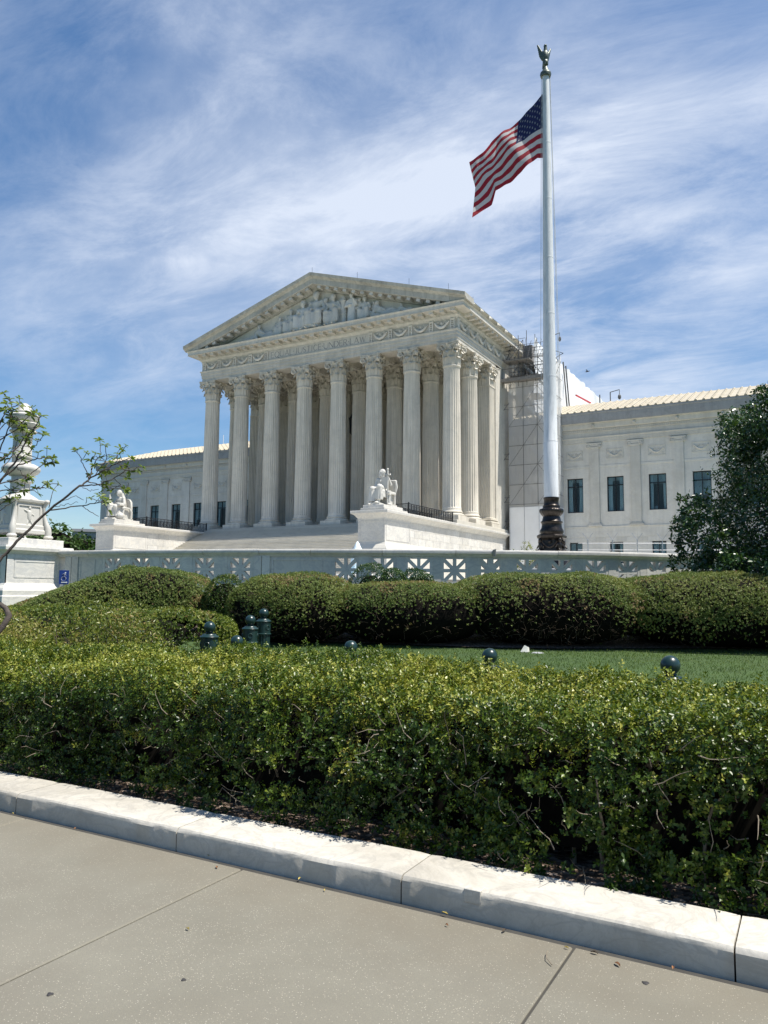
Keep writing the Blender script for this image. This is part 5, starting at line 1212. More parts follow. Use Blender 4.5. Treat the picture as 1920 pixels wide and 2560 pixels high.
# ------------------------------------------------------------------ scaffold, sheeting, fence, fountain, far building
def scaffold():
    X0, X1, Y0, Y1 = -27.35, -22.75, 75.55, 78.35
    root = thing('scaffold', 'grey tube scaffold tower wrapped in debris netting against the courthouse', 'scaffolding', ((X0+X1)/2, (Y0+Y1)/2, 2.0)); O = Vector(root.location)
    tb = MB(); tb.tube([(0,0,0),(0,0,1)], .035, 6); me = tb.mesh('tube', M_SCAF, 60)
    def tube(p, q, name='tube', k=1):
        p, q = Vector(p), Vector(q); d = q-p; o = obj(name, me, root); o.matrix_local = Matrix.Translation(p-O) @ d.to_track_quat('Z','Y').to_matrix().to_4x4() @ Matrix.Diagonal((k,k,d.length,1)); return o
    xs = (X0, -25.8, -24.3, X1); ys = (Y0, Y1)
    for x in xs:
        for y in ys: tube((x,y,2), (x,y,28.0 if x < -23 else 26.9), 'standard')
    for z in np.arange(4, 27, 2.0):
        for y in ys: tube((X0,y,z), (X1,y,z), 'ledger')
        for x in xs: tube((x,Y0,z), (x,Y1,z), 'transom')
        if z > 10: tube((X0,Y0,z), (-25.8,Y0,z+2), 'brace', .8)
    dk = MB(); dk.box(X0, Y0, 0, X1, Y1, .06); 
    for z in (6.1,10.1,14.1,18.1,22.1,24.2): m = MB(); m.box(X0+.05, Y0+.05, z, X1-1.5, Y1-.05, z+.06); m.xform(Matrix.Translation(-O)); m.build('deck', M_DECK, root)
    for k, z in enumerate(np.arange(6.1, 24, 4.0)):
        a, b = (X1-.1, X0+.8)
        m = MB(); 
        for y in (Y0+.25, Y0+1.15): m.bar((a,y,z), (b,y,z+4.0), .07, .22); m.bar((a,y,z+1.0), (b,y,z+5.0), .045)
        for i in range(15): t = (i+.5)/15; m.box(a+(b-a)*t-.13, Y0+.25, z+4*t-.02, a+(b-a)*t+.13, Y0+1.15, z+4*t+.02)
        m.xform(Matrix.Translation(-O)); m.build('stair_flight', M_GALV, root)
    # open lifts above the netting, stepping out to the cornice
    for z in (23.9, 24.9, 25.9, 26.8):
        tube((-28.2,Y0-.6,z), (X1+.1,Y0-.6,z), 'guard_rail', .8)
    for x in (-27.9,-27.0,-26.1,-25.2,-24.3,X1): tube((x,Y0-.6,22.9), (x,Y0-.6,27.6+(RNG.random()*1.3 if x < -25 else .6)), 'standard', .9)
    m = MB(); m.box(-28.1,Y0-1.1,23.5,X1+.1,Y0-.1,23.6); m.box(-28.1,Y0-1.12,23.42,X1+.1,Y0-1.07,23.75); m.xform(Matrix.Translation(-O)); m.build('deck', M_DECK, root)
    m = MB(); m.box(-27.6,Y0-1.0,25.6,-24.8,Y0+.4,25.7); m.xform(Matrix.Translation(-O)); m.build('deck', M_DECK, root)
    for y in (Y0-.1, Y0+.9):
        for z in (24.6,25.4,26.2): tube((X0,y,z), (X1+.2,y,z), 'guard_rail', .7)
        for i in range(6): x = X0+.3+i*.85; tube((x,y,23.6), (x+.75,y,25.4), 'brace', .6); tube((x,y,23.6), (x,y,26.6), 'standard', .7)
    for i in range(9): x = -27.4+i*.55; tube((x,Y0-.5,25.7), (x+.2,Y0+.3,27.9+(.9 if i < 4 else 0)*RNG.random()), 'standard', .7)
    for z in (26.5,27.3,28.0): tube((-27.8,Y0-.5,z), (-25.4 if z > 27.5 else X1,Y0-.5,z), 'guard_rail', .7)
    for i in range(5): tube((-27.6+i*.9,Y0-.5,25.7), (-26.7+i*.9,Y0-.5,27.3), 'brace', .6)
    m = MB(); m.box(-25.9,Y0+.2,25.75,-24.9,Y0+.9,27.4); m.xform(Matrix.Translation(-O)); m.build('plywood_panel', M_DECK, root)
    for z in (21.2,15.9,11.4,8.9):
        for dz in (0,-.55): tube((-29.3,Y0-.1,z+dz*.4), (X0,Y0-.1,z+dz), 'tie', .7)
        tube((-28.9,Y0-.2,z), (-28.0,Y0-.2,z-.7), 'tie', .7); tube((-28.0,Y0-.2,z-.7), (X0,Y0-.1,z+.2), 'tie', .7)
    for k, z in enumerate(np.arange(10.6, 23, 2.05)):
        tube((X0,Y0-.16,z), (X1,Y0-.16,z), 'ledger', .55)
        for a, b in (((X0,-25.8),(-24.3,X1)) if k % 2 == 0 else ((-25.8,-24.3),(X1,-24.3))): tube((a,Y0-.17,z), (b,Y0-.17,z+2.05), 'brace', .45)
    for x in (-25.8,-24.3): tube((x,Y0-.16,10.4), (x,Y0-.16,23.4), 'standard', .55)
    for z in np.arange(11.6, 25, 2.05): tube((X1+.22,Y0,z), (X1+.22,Y1,z), 'ledger', .5)
    # netting: front, side; white hoarding below
    def sheet(name, P0, P1, z0, z1, mat, amp, nx=24, nz=60, top=None):
        m = MB(); vs = []; P0, P1 = Vector(P0), Vector(P1); d = (P1-P0).normalized(); n = Vector((d.y, -d.x, 0))
        for i in range(nx):
            for j in range(nz):
                u, v = i/(nx-1), j/(nz-1); zt = z1+(top(u) if top else 0); p = P0.lerp(P1, u); w = amp*(sin(u*21+v*3)*.5+sin(v*37+u*9)*.3+sin(u*57-v*13)*.25); vs.append(Vector((p.x, p.y, z0+(zt-z0)*v))+n*w-O)
        m.add(vs, [(i*nz+j,(i+1)*nz+j,(i+1)*nz+j+1,i*nz+j+1) for i in range(nx-1) for j in range(nz-1)]); return m.build(name, mat, root, 60)
    sheet('netting', (X0-.06,Y0-.08,0), (X1+.02,Y0-.08,0), 10.3, 23.45, M_NET, .05)
    sheet('netting', (X1+.10,Y0-.05,0), (X1+.10,Y1+.3,0), 10.3, 25.9, M_NET, .10, top=lambda u: .9*u-.8*sin(pi*u))
    m = MB(); m.box(X0-.05,Y0-.12,2.0,X1+.1,Y0-.06,10.32); m.box(X1+.12,Y0-.05,2.0,X1+.18,Y1+.3,10.32); m.xform(Matrix.Translation(-O)); m.build('hoarding', M_HOARD, root)
    for dx in (.0, 1.55, 3.1): m = MB(); m.bar((X0+.02+dx,Y0-.14,2),(X0+.02+dx,Y0-.14,10.3),.03); m.xform(Matrix.Translation(-O)); m.build('batten', M_GALV, root)
    # hoist jib with lamp at the corner
    def jib(x, y, z):
        m = MB(); m.bar((x,y,z-2.2),(x,y,z+.9),.07); m.bar((x,y,z+.9),(x+.75,y,z+1.1),.06); m.bar((x,y,z-.6),(x+1.1,y,z-1.1),.05); m.bar((x+1.1,y,z-1.1),(x,y,z-1.6),.05); m.bar((x+.75,y,z+1.1),(x+.75,y,z+.75),.04); m.ell((x+.75,y,z+.45), (.16,.16,.28), 8, 6); m.xform(Matrix.Translation(-O)); m.build('jib_lamp', M_SCAF, root)
    jib(X1+.15, Y0-.1, 27.0)
scaffold()
def sheeting():
    root = thing('roof_sheeting', 'wrinkled white plastic sheeting hung along the side of the high roof', 'sheeting', (-26.0, 95, 20.0)); O = Vector(root.location)
    m = MB(); vs = []; nx, nz = 120, 16; r = np.convolve(RNG.normal(size=nx+8), np.ones(5)/5, 'valid')[:nx]
    for i in range(nx):
        for j in range(nz):
            u, v = i/(nx-1), j/(nz-1); y = 79.5+u*44; fold = .07*sin(u*85+1.3*sin(u*23))*(.4+v)+.06*r[i]+.08*sin(v*14+u*40); sag = .12*abs(sin(u*60))*(v > .95)
            vs.append(Vector((-25.95+fold, y, 20.0+(9.45-sag+r[i]*.12)*v))-O)
    m.add(vs, [(i*nz+j,(i+1)*nz+j,(i+1)*nz+j+1,i*nz+j+1) for i in range(nx-1) for j in range(nz-1)]); m.build('sheet', M_SHEET, root, 60)
    m = MB(); m.bar(at(1440,988,96),at(1477,1008,103),.16,.16); m.xform(Matrix.Translation(-O)); m.build('red_beam', M_RED, root)
    for y, dz in ((91.5,9.2),(92.6,9.0),(107,9.3)):
        m = MB(); m.bar((-25.4,y,20),(-25.4,y-(2.5 if y < 100 else 0),20+dz),.14); m.xform(Matrix.Translation(-O)); m.build('tie_pole', M_SCAF, root)
    m = MB(); x, y, z = -25.4, 113.5, 29.6; m.bar((x,y,z-1.5),(x,y,z+1.6),.12); m.bar((x,y,z+1.6),(x+1.2,y+.6,z+2.0),.1); m.bar((x+1.2,y+.6,z+2.0),(x+1.2,y+.6,z+1.2),.07); m.ell((x+1.2,y+.6,z+.9),(.25,.25,.4),8,6); m.xform(Matrix.Translation(-O)); m.build('jib_lamp', M_SCAF, root)
sheeting()
def fence():
    root = thing('security_fence', 'thin white pipe fence with splayed wire arms before the basement windows', 'fence', (-6, 39, 2.05)); O = Vector(root.location)
    p0, p1 = Vector((-10.2, 37.9, 0)), Vector((-3.6, 40.5, 0))
    for z in (4.05, 3.72): m = MB(); m.tube([p0+Vector((0,0,z)), p1+Vector((0,0,z))], .016, 6); m.xform(Matrix.Translation(-O)); m.build('rail', M_GALV, root)
    for k in range(6):
        p = p0.lerp(p1, (k+.4)/6); m = MB(); m.tube([p+Vector((0,0,2.05)), p+Vector((0,0,4.2))], .022, 6)
        for s in (-1,1): m.tube([p+Vector((0,0,4.2)), p+Vector((s*.25,0,4.55))], .015, 5)
        m.xform(Matrix.Translation(-O)); m.build('post', M_GALV, root)
fence()
def fountain():
    x, y = -21.77, 35.92; root = thing('fountain', 'round plaza fountain with a pale jet of water rising behind the balustrade', 'fountain', (x, y, 2.05))
    m = MB(); m.lathe([(2.6,0),(2.6,.35),(2.55,.42),(2.25,.42),(2.2,.35),(2.2,.05)], 40); m.build('basin', M_WALL, root, 40)
    w, nt, b, o = new_mat('water'); b.inputs['Base Color'].default_value = (.45,.66,.72,1); b.inputs['Roughness'].default_value = .15
    m = MB(); m.lathe([(2.19,.25),(.001,.26)], 32, cap=False); m.build('water', w, root)
    f, nt, b, o = new_mat('water_spray'); b.inputs['Base Color'].default_value = (.80,.90,.93,1); b.inputs['Roughness'].default_value = .3; bump(nt, b, noise(nt, pos(nt), 9, 5, .7), .6, .1)
    m = MB(); m.lathe([(.50,.2),(.42,.8),(.34,1.3),(.24,1.75),(.12,2.1),(.02,2.25)], 18, wob=lambda a, k: 1+.14*sin(5*a+k*2.1)+.08*sin(11*a-k)); m.build('jet', f, root, 60)
fountain()
def far_building():
    p = at(238, 1345, 150); root = thing('distant_building', 'low grey distant building with a red brown window band beyond the trees', 'building', (p.x, p.y, 0), radians(40))
    g = plain('grey_panel', (.33,.33,.35), .8); rb = plain('red_panel', (.10,.04,.035), .5)
    m = MB(); m.box(-4,0,-1,14,10,11.9); m.build('wall', g, root); m = MB(); m.box(-4.2,-.3,11.9,14.2,10.2,12.4); m.build('roof_edge', g, root)
    for k in range(3): m = MB(); m.box(.3+k*3.2,-.12,8.9,3.1+k*3.2,.1,11.2); w = m.build('window', rb, root); m = MB(); m.bar((1.7+k*3.2,-.16,8.9),(1.7+k*3.2,-.16,11.2),.12); m.build('mullion', g, w)
far_building()
def bird():
    p = at(1468, 929, 90); root = thing('bird', 'tiny dark bird flying in the sky above the tiled roof', 'bird', p); m = MB()
    m.cap_((-.12,0,0),(.16,0,.02),.07,.05,8); m.ell((.24,0,.04),.05,8,6); m.add([(0,0,.03),(.1,0,.03),(.05,.35,.16),(-.1,.3,.14)],[(0,1,2,3)]); m.add([(0,0,.03),(.1,0,.03),(.05,-.35,.16),(-.1,-.3,.14)],[(3,2,1,0)]); m.add([(-.12,0,0),(-.3,.06,0),(-.3,-.06,0)],[(0,1,2)]); m.build('body', M_IRON, root)
bird()

# ------------------------------------------------------------------ bollards
def bollard_meshes():
    b = MB(); b.ell((0,0,.89), .11, 24, 16); ball = b.mesh('ball', M_BOLL, 80)
    b = MB(); b.lathe([(.05,.775),(.07,.785),(.06,.80),(.05,.81)], 20); b.lathe([(.150,.695),(.175,.70),(.178,.715),(.165,.73),(.135,.745),(.12,.765),(.07,.775)], 28); cap = b.mesh('cap', M_BOLL, 40)
    b = MB(); b.lathe([(.158,.44),(.158,.70)], 28)
    for k in range(4):
        a = k*pi/2+.4; d = Vector((cos(a), sin(a), 0)); t = Vector((-sin(a), cos(a), 0)); b.tube([d*.158+t*.045*cos(q)+Vector((0,0,.57+.045*sin(q))) for q in np.linspace(0,2*pi,13)], .011, 5, False)
    b.lathe([(.155,.415),(.176,.42),(.176,.437),(.158,.45)], 28); drum = b.mesh('drum', M_BOLL, 40)
    b = MB(); b.lathe([(.150,.08),(.150,.415)], 96, wob=lambda a, k: 1-.06*abs(cos(8*a))); sh = b.mesh('fluted_shaft', M_BOLL, 50)
    b = MB(); b.lathe([(.20,-.25),(.20,.03),(.185,.05),(.17,.08),(.15,.10)], 28); return [('ball', ball), ('cap', cap), ('drum', drum), ('fluted_shaft', sh), ('base', b.mesh('base', M_BOLL, 40))]
BM_ = bollard_meshes()
BOL = [(1448,1437,9.43,'dark green ball topped bollard nearest the camera, before the open lawn'), (1058,1417,11.19,'dark green ball topped bollard standing before the small white paper scrap on the lawn'), (758,1398,12.8,'dark green ball topped bollard before the dark clipped mound with brown twigs'),
       (512,1386,13.77,'dark green bollard, only its ball showing, left of the clustered bollards'), (301,1374,13.78,'dark green bollard, only its ball showing above the hedge near the azaleas'), (453,1355,14.93,'dark green bollard with ball, cap and drum showing between the two low hedges'),
       (541,1340,16.67,'dark green fluted bollard, front left one of the cluster of three'), (570,1325,17.9,'dark green fluted bollard, tallest showing and rightmost of the cluster of three'), (553,1313,20.45,'dark green bollard at the back of the cluster of three'),
       (513,1307,21.7,'dark green bollard before the small round green shrub'), (440,1303,23.1,'dark green bollard with ball showing beside the pale gap between clipped mounds'), (355,1303,25.6,'farthest dark green bollard, its ball small against the big clipped mound')]
first = None
for x, y, D, lab in BOL:
    p = at(x*1.1573, y*1.1573, D); zb = p.z-.89; r = thing('bollard', lab, 'bollard', (p.x, p.y, min(zb, gz(p.x, p.y)) if zb-gz(p.x,p.y) < .12 else gz(p.x,p.y)), RNG.random(), 'dark green ball topped bollards')
    k = (p.z-r.location.z)/.89; r.scale = (1, 1, k) if False else (1, 1, 1); r.location.z = zb
    for nm, me in BM_: obj(nm, me, r)

# ------------------------------------------------------------------ planting
def twig_mesh(name, roots, dirs, lens, r0, mat, seg=4, wig=.35, n=4):
    m = MB()
    for p, d, L in zip(roots, dirs, lens):
        p = Vector(p); d = Vector(d).normalized(); pts = [p]
        for k in range(seg): d = (d+Vector(RNG.normal(size=3))*wig).normalized(); pts.append(pts[-1]+d*L/seg)
        m.tube(pts, [r0*(1-.7*k/seg) for k in range(seg+1)], n, False)
    return m.mesh(name, mat, 80)
def tints(P, base, spread, seed, patch=.8, brown=.03, brown_scale=1.3, brown_thr=.78):
    n = len(P); t = base+spread*RNG.normal(size=n)+.35*(vnoise(P, patch, seed)-.5)+.25*(vnoise(P, patch*4, seed+3)-.5); t = np.clip(t, 0, .88)
    bz = vnoise(P, brown_scale, seed+9); b = (RNG.random(n) < np.where(bz > brown_thr, .55, brown)); t[b] = RNG.uniform(.92, 1, b.sum()); return t

def sprigs(P, N, m, step, up=.3):
    "leaves in opposite pairs along short shoots: returns leaf bases, normals and directions"
    n = len(P); ax = unit(N*.8+RNG.normal(size=(n,3))*.45+np.array([0,0,up])); u = unit(np.cross(ax, RNG.normal(size=(n,3)))); v = np.cross(ax, u); ph = RNG.random(n)*6.28
    Ps, Ns, Ts = [], [], []
    for j in range(m):
        a = ph+(j % 2)*pi+(j//2)*1.57; sd = u*np.cos(a)[:,None]+v*np.sin(a)[:,None]; f = j/max(1, m-1)
        Ps.append(P+ax*((j//2)*2*step-m*step*.5)[None] if False else P+ax*((j//2)*2*step-m*step*.5)); Ts.append(unit(sd*(.9-.35*f)+ax*(.45+.5*f)+RNG.normal(size=(n,3))*.18)); Ns.append(unit(ax*(.9-.3*f)-sd*.35+RNG.normal(size=(n,3))*.2))
    o = np.argsort(np.tile(np.arange(n), m), kind='stable'); return np.concatenate(Ps)[o], np.concatenate(Ns)[o], np.concatenate(Ts)[o]
def long_hedge(name, label, pth, n, L, mat, seed, zrel, hh, base=.45, cat='hedge', group=None, wid=(.0,), core_z=.42, twigs=500, thin=None):
    "clipped hedge along x: pth(x) -> (y_front, y_back, z_ground, z_top); leaves on front, top and back"
    x0, x1 = wid; xs = RNG.uniform(x0, x1, n); yf, yb, zg, zt = pth(xs); R = .26
    Lf = zt-zg-R; La = R*pi/2; Lt = yb-yf-2*R; Lb = (zt-zg)*.35; tot = Lf+La+Lt+La+Lb; s = RNG.random(n)*tot
    y = np.empty(n); z = np.empty(n); ny = np.empty(n); nz = np.empty(n)
    m1 = s < Lf; y[m1] = yf[m1]; z[m1] = zg[m1]+s[m1]; ny[m1] = -1; nz[m1] = .1
    s2 = s-Lf; m2 = (~m1) & (s2 < La); a = s2/R; y[m2] = (yf+R-R*np.cos(a))[m2]; z[m2] = (zt-R+R*np.sin(a))[m2]; ny[m2] = -np.cos(a)[m2]; nz[m2] = np.sin(a)[m2]
    s3 = s2-La; m3 = (~m1) & (~m2) & (s3 < Lt); y[m3] = (yf+R+s3)[m3]; z[m3] = zt[m3]; ny[m3] = 0; nz[m3] = 1
    s4 = s3-Lt; m4 = (~m1) & (~m2) & (~m3) & (s4 < La); a = s4/R; y[m4] = (yb-R+R*np.sin(a))[m4]; z[m4] = (zt-R+R*np.cos(a))[m4]; ny[m4] = np.sin(a)[m4]; nz[m4] = np.cos(a)[m4]
    m5 = ~(m1 | m2 | m3 | m4); s5 = s4-La; y[m5] = yb[m5]; z[m5] = (zt-R-s5)[m5]; ny[m5] = 1; nz[m5] = 0
    P = np.stack([xs, y, z], 1); N = unit(np.stack([np.zeros(n), ny, nz], 1)); lump = vnoise(P, 2.2, seed)-.5; l2 = vnoise(P, 6.5, seed+1)-.5; l3 = vnoise(P, .9, seed+2)-.5
    off = .13*lump+.13*l2+.12*l3-RNG.exponential(np.where(ny < -.6, .065, .05), n); dp = RNG.random(n) < .22; off[dp] -= RNG.uniform(.06, .26, dp.sum()); sp = RNG.random(n) < .035; off[sp] += RNG.uniform(.02, .10, sp.sum()); P = P+N*off[:,None]
    P += RNG.normal(size=(n,3))*.012; front = (np.abs(ny) > .6); keep = (l2 > np.where(front, -.14, -.33)) | (RNG.random(n) < np.where(front, .12, .4)); h = (P[:,2]-zg)/np.maximum(zt-zg, .1); keep &= RNG.random(n) < np.clip(.62+h*2.2, 0, 1)
    if thin: keep &= thin(P, h)
    P, N = P[keep], N[keep]; h = h[keep]; lit_top = .34*np.clip(nz[keep]*1.4-.3, 0, 1).repeat(8); P, N, T = sprigs(P, N, 8, .0075); n = len(P); root = thing(name, label, cat, (float((x0+x1)/2), float(np.mean(yf)), float(np.mean(zg))), 0, group)  # upward-facing shoots tinted lighter: sunlight on the hedge top painted into the leaves
    O = np.array(root.location); t = np.clip(tints(P[::8], base, .17, seed, .8, .012, 2.6, .85).repeat(8)-.10+RNG.normal(size=n)*.05, 0, 1); t = np.where(t < .88, np.minimum(t+lit_top, .9), t)
    Ls = L*RNG.uniform(.65, 1.25, n); obj('foliage', leaf_mesh('foliage', (P-O), N, Ls, Ls*RNG.uniform(.5,.68,n), mat, t, False, 3., T=T), root)['kind'] = 'stuff'
    # solid dark core for the branch mass, inner shade put into its colour
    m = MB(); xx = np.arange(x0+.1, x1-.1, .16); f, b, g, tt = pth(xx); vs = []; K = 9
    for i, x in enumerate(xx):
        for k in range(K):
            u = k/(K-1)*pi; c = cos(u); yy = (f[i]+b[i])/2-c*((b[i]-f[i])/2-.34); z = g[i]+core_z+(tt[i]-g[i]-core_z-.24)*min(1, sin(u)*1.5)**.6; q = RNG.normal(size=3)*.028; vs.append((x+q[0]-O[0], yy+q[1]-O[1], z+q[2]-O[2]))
    nx = len(xx); m.add(vs, [(i*K+k,(i+1)*K+k,(i+1)*K+k+1,i*K+k+1) for i in range(nx-1) for k in range(K-1)] + [(i*K,i*K+K-1,(i+1)*K+K-1,(i+1)*K) for i in range(nx-1)]); m.build('dark_core', M_DARK, root, 60)
    if twigs:
        X = RNG.uniform(x0, x1, twigs); f, b, g, tt = pth(X); Z = g+RNG.beta(1.5, 1.6, twigs)*(tt-g)*.85+.03; Pn = np.stack([X, f+.10+RNG.uniform(-.14,.1,twigs), Z], 1)-O
        D = np.stack([RNG.normal(size=twigs)*.7, -.25-.3*RNG.random(twigs), RNG.uniform(-.3,1.,twigs)], 1); obj('twigs', twig_mesh('twigs', Pn, D, RNG.uniform(.08,.26,twigs), .0032, M_TWIG), root)['kind'] = 'stuff'
        st = int((x1-x0)*3.2); X = RNG.uniform(x0, x1, st); f, b, g, tt = pth(X); Pn = np.stack([X, f+RNG.uniform(.15,1.1,st)*(b-f)*.6, g-.05], 1)-O
        obj('stems', twig_mesh('stems', Pn, np.stack([RNG.normal(size=st)*.3, RNG.normal(size=st)*.25, np.ones(st)], 1), RNG.uniform(.5,.75,st), .016, M_TWIG, 5, .22, 5), root)['kind'] = 'stuff'
    return root

def near_path(x):
    x = np.asarray(x, float); w = .10*np.sin(x*1.9+.5)+.06*np.sin(x*4.3)
    yf = 4.15+.03*np.sin(x*2.6+1)+.02*np.sin(x*6.1); yb = np.interp(x, [-12,-8,-5,-3.9,-2.7,-1.8,1.5], [6.3,6.4,6.75,6.75,6.35,6.05,6.15])+.5*w
    return yf, yb, np.full_like(x, .07), .97+.02*np.sin(x*1.3+.8)+.02*np.sin(x*3.4)+np.interp(x,[-4.5,-3],[0,.02])
def near_thin(P, h):
    hole = (P[:,0] > -1.5) & (h < .5) & (vnoise(P*np.array([1,.4,1.8]), 3.0, 71) > .62); return ~hole | (RNG.random(len(P)) < .25)
long_hedge('boxwood_hedge', 'long clipped boxwood hedge in the foreground directly behind the marble kerb', near_path, 70000, .0265, M_BOX, 3, 0, 1, .45, wid=(-9.2, 2.5), twigs=380, core_z=.10, thin=near_thin)

def mound(name, label, x, y, rx, ry, rz, top, n, L, mat, seed, base=.4, edge=.40, ex=2.5, cat='clipped shrub', brown=.02, bt=.80, zb=None, group=None, undercut=.75, twigs=260, wob=.08, core=.88, taper=0.):
    zb = gz(x, y) if zb is None else zb; h = top-zb; n = int(n*.56); L = L*.62; root = thing(name, label, cat, (x, y, zb), rz, group); zc = h*.42
    d = unit(RNG.normal(size=(n, 3)) * np.array([1,1,.9])); R = np.array([rx, ry, 1.]); rzz = np.where(d[:,2] > 0, h-zc, zc*1.02)
    q = (np.abs(d)**ex).sum(1)**(-1/ex); P = d*q[:,None]*np.stack([np.full(n, rx), np.full(n, ry), rzz], 1)
    N = unit(np.stack([np.sign(P[:,0])*np.abs(P[:,0]/rx)**(ex-1)/rx, np.sign(P[:,1])*np.abs(P[:,1]/ry)**(ex-1)/ry, np.sign(P[:,2])*np.abs(P[:,2]/rzz)**(ex-1)/rzz], 1))
    off = wob*2*(vnoise(P, 1.2, seed)-.5)+wob*.8*(vnoise(P, 4.5, seed+1)-.5)-RNG.exponential(.045, n); P = P+N*off[:,None]; P[:,2] += zc; P[:,2] *= 1-taper*np.clip(.12-P[:,0]/rx, 0, 1.1)
    ee = h*(edge+min(.30, edge*.8)*(vnoise(P*np.array([1,1,0]), 1.5, seed+5)-.5)*2); dn = ee-P[:,2]; keep = (dn < 0) | (RNG.random(n) < np.exp(-np.maximum(dn, 0)/(.10*h))*.8); tc = Vector((-x, -y, 0)).normalized(); ca, sa = cos(rz), sin(rz); keep &= ((N[:,0]*ca-N[:,1]*sa)*tc.x+(N[:,0]*sa+N[:,1]*ca)*tc.y > -.45) | (N[:,2] > .75); P, N = P[keep], N[keep]; n2 = len(P)
    P, N, T = sprigs(P, N, 6, L*.22, .2); n2 = len(P); Ls = L*RNG.uniform(.65,1.25,n2); t = np.clip(tints(P[::6]+np.array([x,y,0]), base, .10, seed, 1.1, brown, 1.6, bt).repeat(6)+RNG.normal(size=n2)*.05, 0, 1)
    obj('foliage', leaf_mesh('foliage', P, N, Ls, Ls*RNG.uniform(.45,.62,n2), mat, t, False, 3., T=T), root)['kind'] = 'stuff'
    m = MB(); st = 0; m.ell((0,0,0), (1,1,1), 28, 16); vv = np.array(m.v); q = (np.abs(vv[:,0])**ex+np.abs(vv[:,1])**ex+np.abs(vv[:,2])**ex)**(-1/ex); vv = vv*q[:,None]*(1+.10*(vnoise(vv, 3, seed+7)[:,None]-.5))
    low = np.clip((-vv[:,2])*1.0, 0, 1); sc = (core-.16*(1-undercut)/.25*low*.6)[:,None]; vv = np.concatenate([vv[:,:2]*np.array([rx,ry])*sc, (np.where(vv[:,2] > 0, vv[:,2]*(h-zc)*(core+.03), vv[:,2]*zc*1.0)+zc)[:,None]], 1); vv[:,2] *= 1-taper*np.clip(.12-vv[:,0]/rx, 0, 1.1); m.v = [tuple(v) for v in vv]; m.build('dark_core', M_DARK, root, 60)  # solid core, its near-black colour paints the shade under the leaves
    if twigs:
        a = RNG.uniform(0, 2*pi, twigs); zz = RNG.uniform(.05, edge*1.15, twigs)*h; k = .93*(1-np.clip((zc-zz)/zc, 0, 1)**3*.3); Pn = np.stack([rx*np.cos(a)*k, ry*np.sin(a)*k, zz], 1)
        obj('twigs', twig_mesh('twigs', Pn, np.stack([np.cos(a)*.6+RNG.normal(size=twigs)*.5, np.sin(a)*.6+RNG.normal(size=twigs)*.5, RNG.uniform(-.2,1,twigs)], 1), RNG.uniform(.12,.40,twigs), .0045, plain('bare_twig', (.095,.066,.042), .95, var=.6, scale=12), 3, .3, 3), root)['kind'] = 'stuff'
    return root
mound('boxwood_hedge', 'bright green low clipped hedge behind the foreground hedge, left of the clustered bollards', -13.4, 11.0, 3.25, .95, radians(47), 1.20, 30000, .055, M_BOX, 21, .58, .1, 4, 'hedge', bt=.85, twigs=60, wob=.10, core=.66)
mound('clipped_mound', 'big flat domed clipped shrub with brownish right end beside the blue entrance sign', -16.85, 14.85, 2.85, 1.65, radians(47), 2.2, 72000, .058, M_MOUND, 31, .50, .26, 3.2, bt=.70, taper=.52)
mound('clipped_mound', 'clipped shrub with bare brown twigs on its side right behind the clustered bollards', -12.0, 16.75, 1.75, 1.6, 0, 2.03, 46000, .056, M_MOUND, 41, .50, .60, 2.6, bt=.72, twigs=700)
mound('clipped_mound', 'clipped shrub with reddish patch on top joining the twiggy mound on its left', -9.4, 18.15, 2.3, 1.8, radians(20), 1.86, 52000, .056, M_MOUND, 51, .52, .62, 3., bt=.72, twigs=400)
mound('clipped_mound', 'wide clipped shrub bulging dark and twiggy above the lawn behind the white paper', -6.2, 19.8, 2.75, 1.95, radians(22), 2.10, 66000, .058, M_MOUND, 61, .54, .64, 2.8, bt=.78, twigs=1500)
mound('clipped_mound', 'widest clipped olive shrub under the dark holly tree at the lawn edge', -2.1, 21.9, 3.5, 2.2, radians(22), 2.16, 80000, .060, M_MOUND, 71, .56, .56, 2.8, bt=.80, twigs=500)
mound('clipped_mound', 'clipped olive shrub running out of the picture past the holly tree', 3.2, 24.2, 3.1, 2.2, radians(22), 2.15, 20000, .065, M_MOUND, 81, .56, .40, 3., bt=.80, twigs=150)
mound('round_shrub', 'small round bright green shrub between the two clipped mounds', -13.75, 15.95, .62, .62, 0, 2.0, 11000, .05, M_BOX, 91, .40, .12, 2.2, 'shrub', bt=.95, twigs=0, core=.75)
for i, (px, py, D, r, lab) in enumerate(((800,1227,24.5,.62,'small dark green bush before the balustrade, leftmost of the row of three'),(850,1232,24.5,.55,'small dark green bush before the balustrade, middle one of the row of three'),(905,1229,24.6,.75,'spreading dark green bush before the balustrade, rightmost of the row of three'),(557,1238,24.0,.42,'little bright green bush peeping above the hedges before the solid balustrade panel'))):
    p = at(px*1.1573, py*1.1573, D); mound('bush', lab, p.x, p.y, r, r, 0, p.z+.02, 9000, .06, M_HOLLY if i < 3 else M_BOX, 100+i, .6, .1, 2.1, 'bush', bt=.97, twigs=0, wob=.22, core=.70)

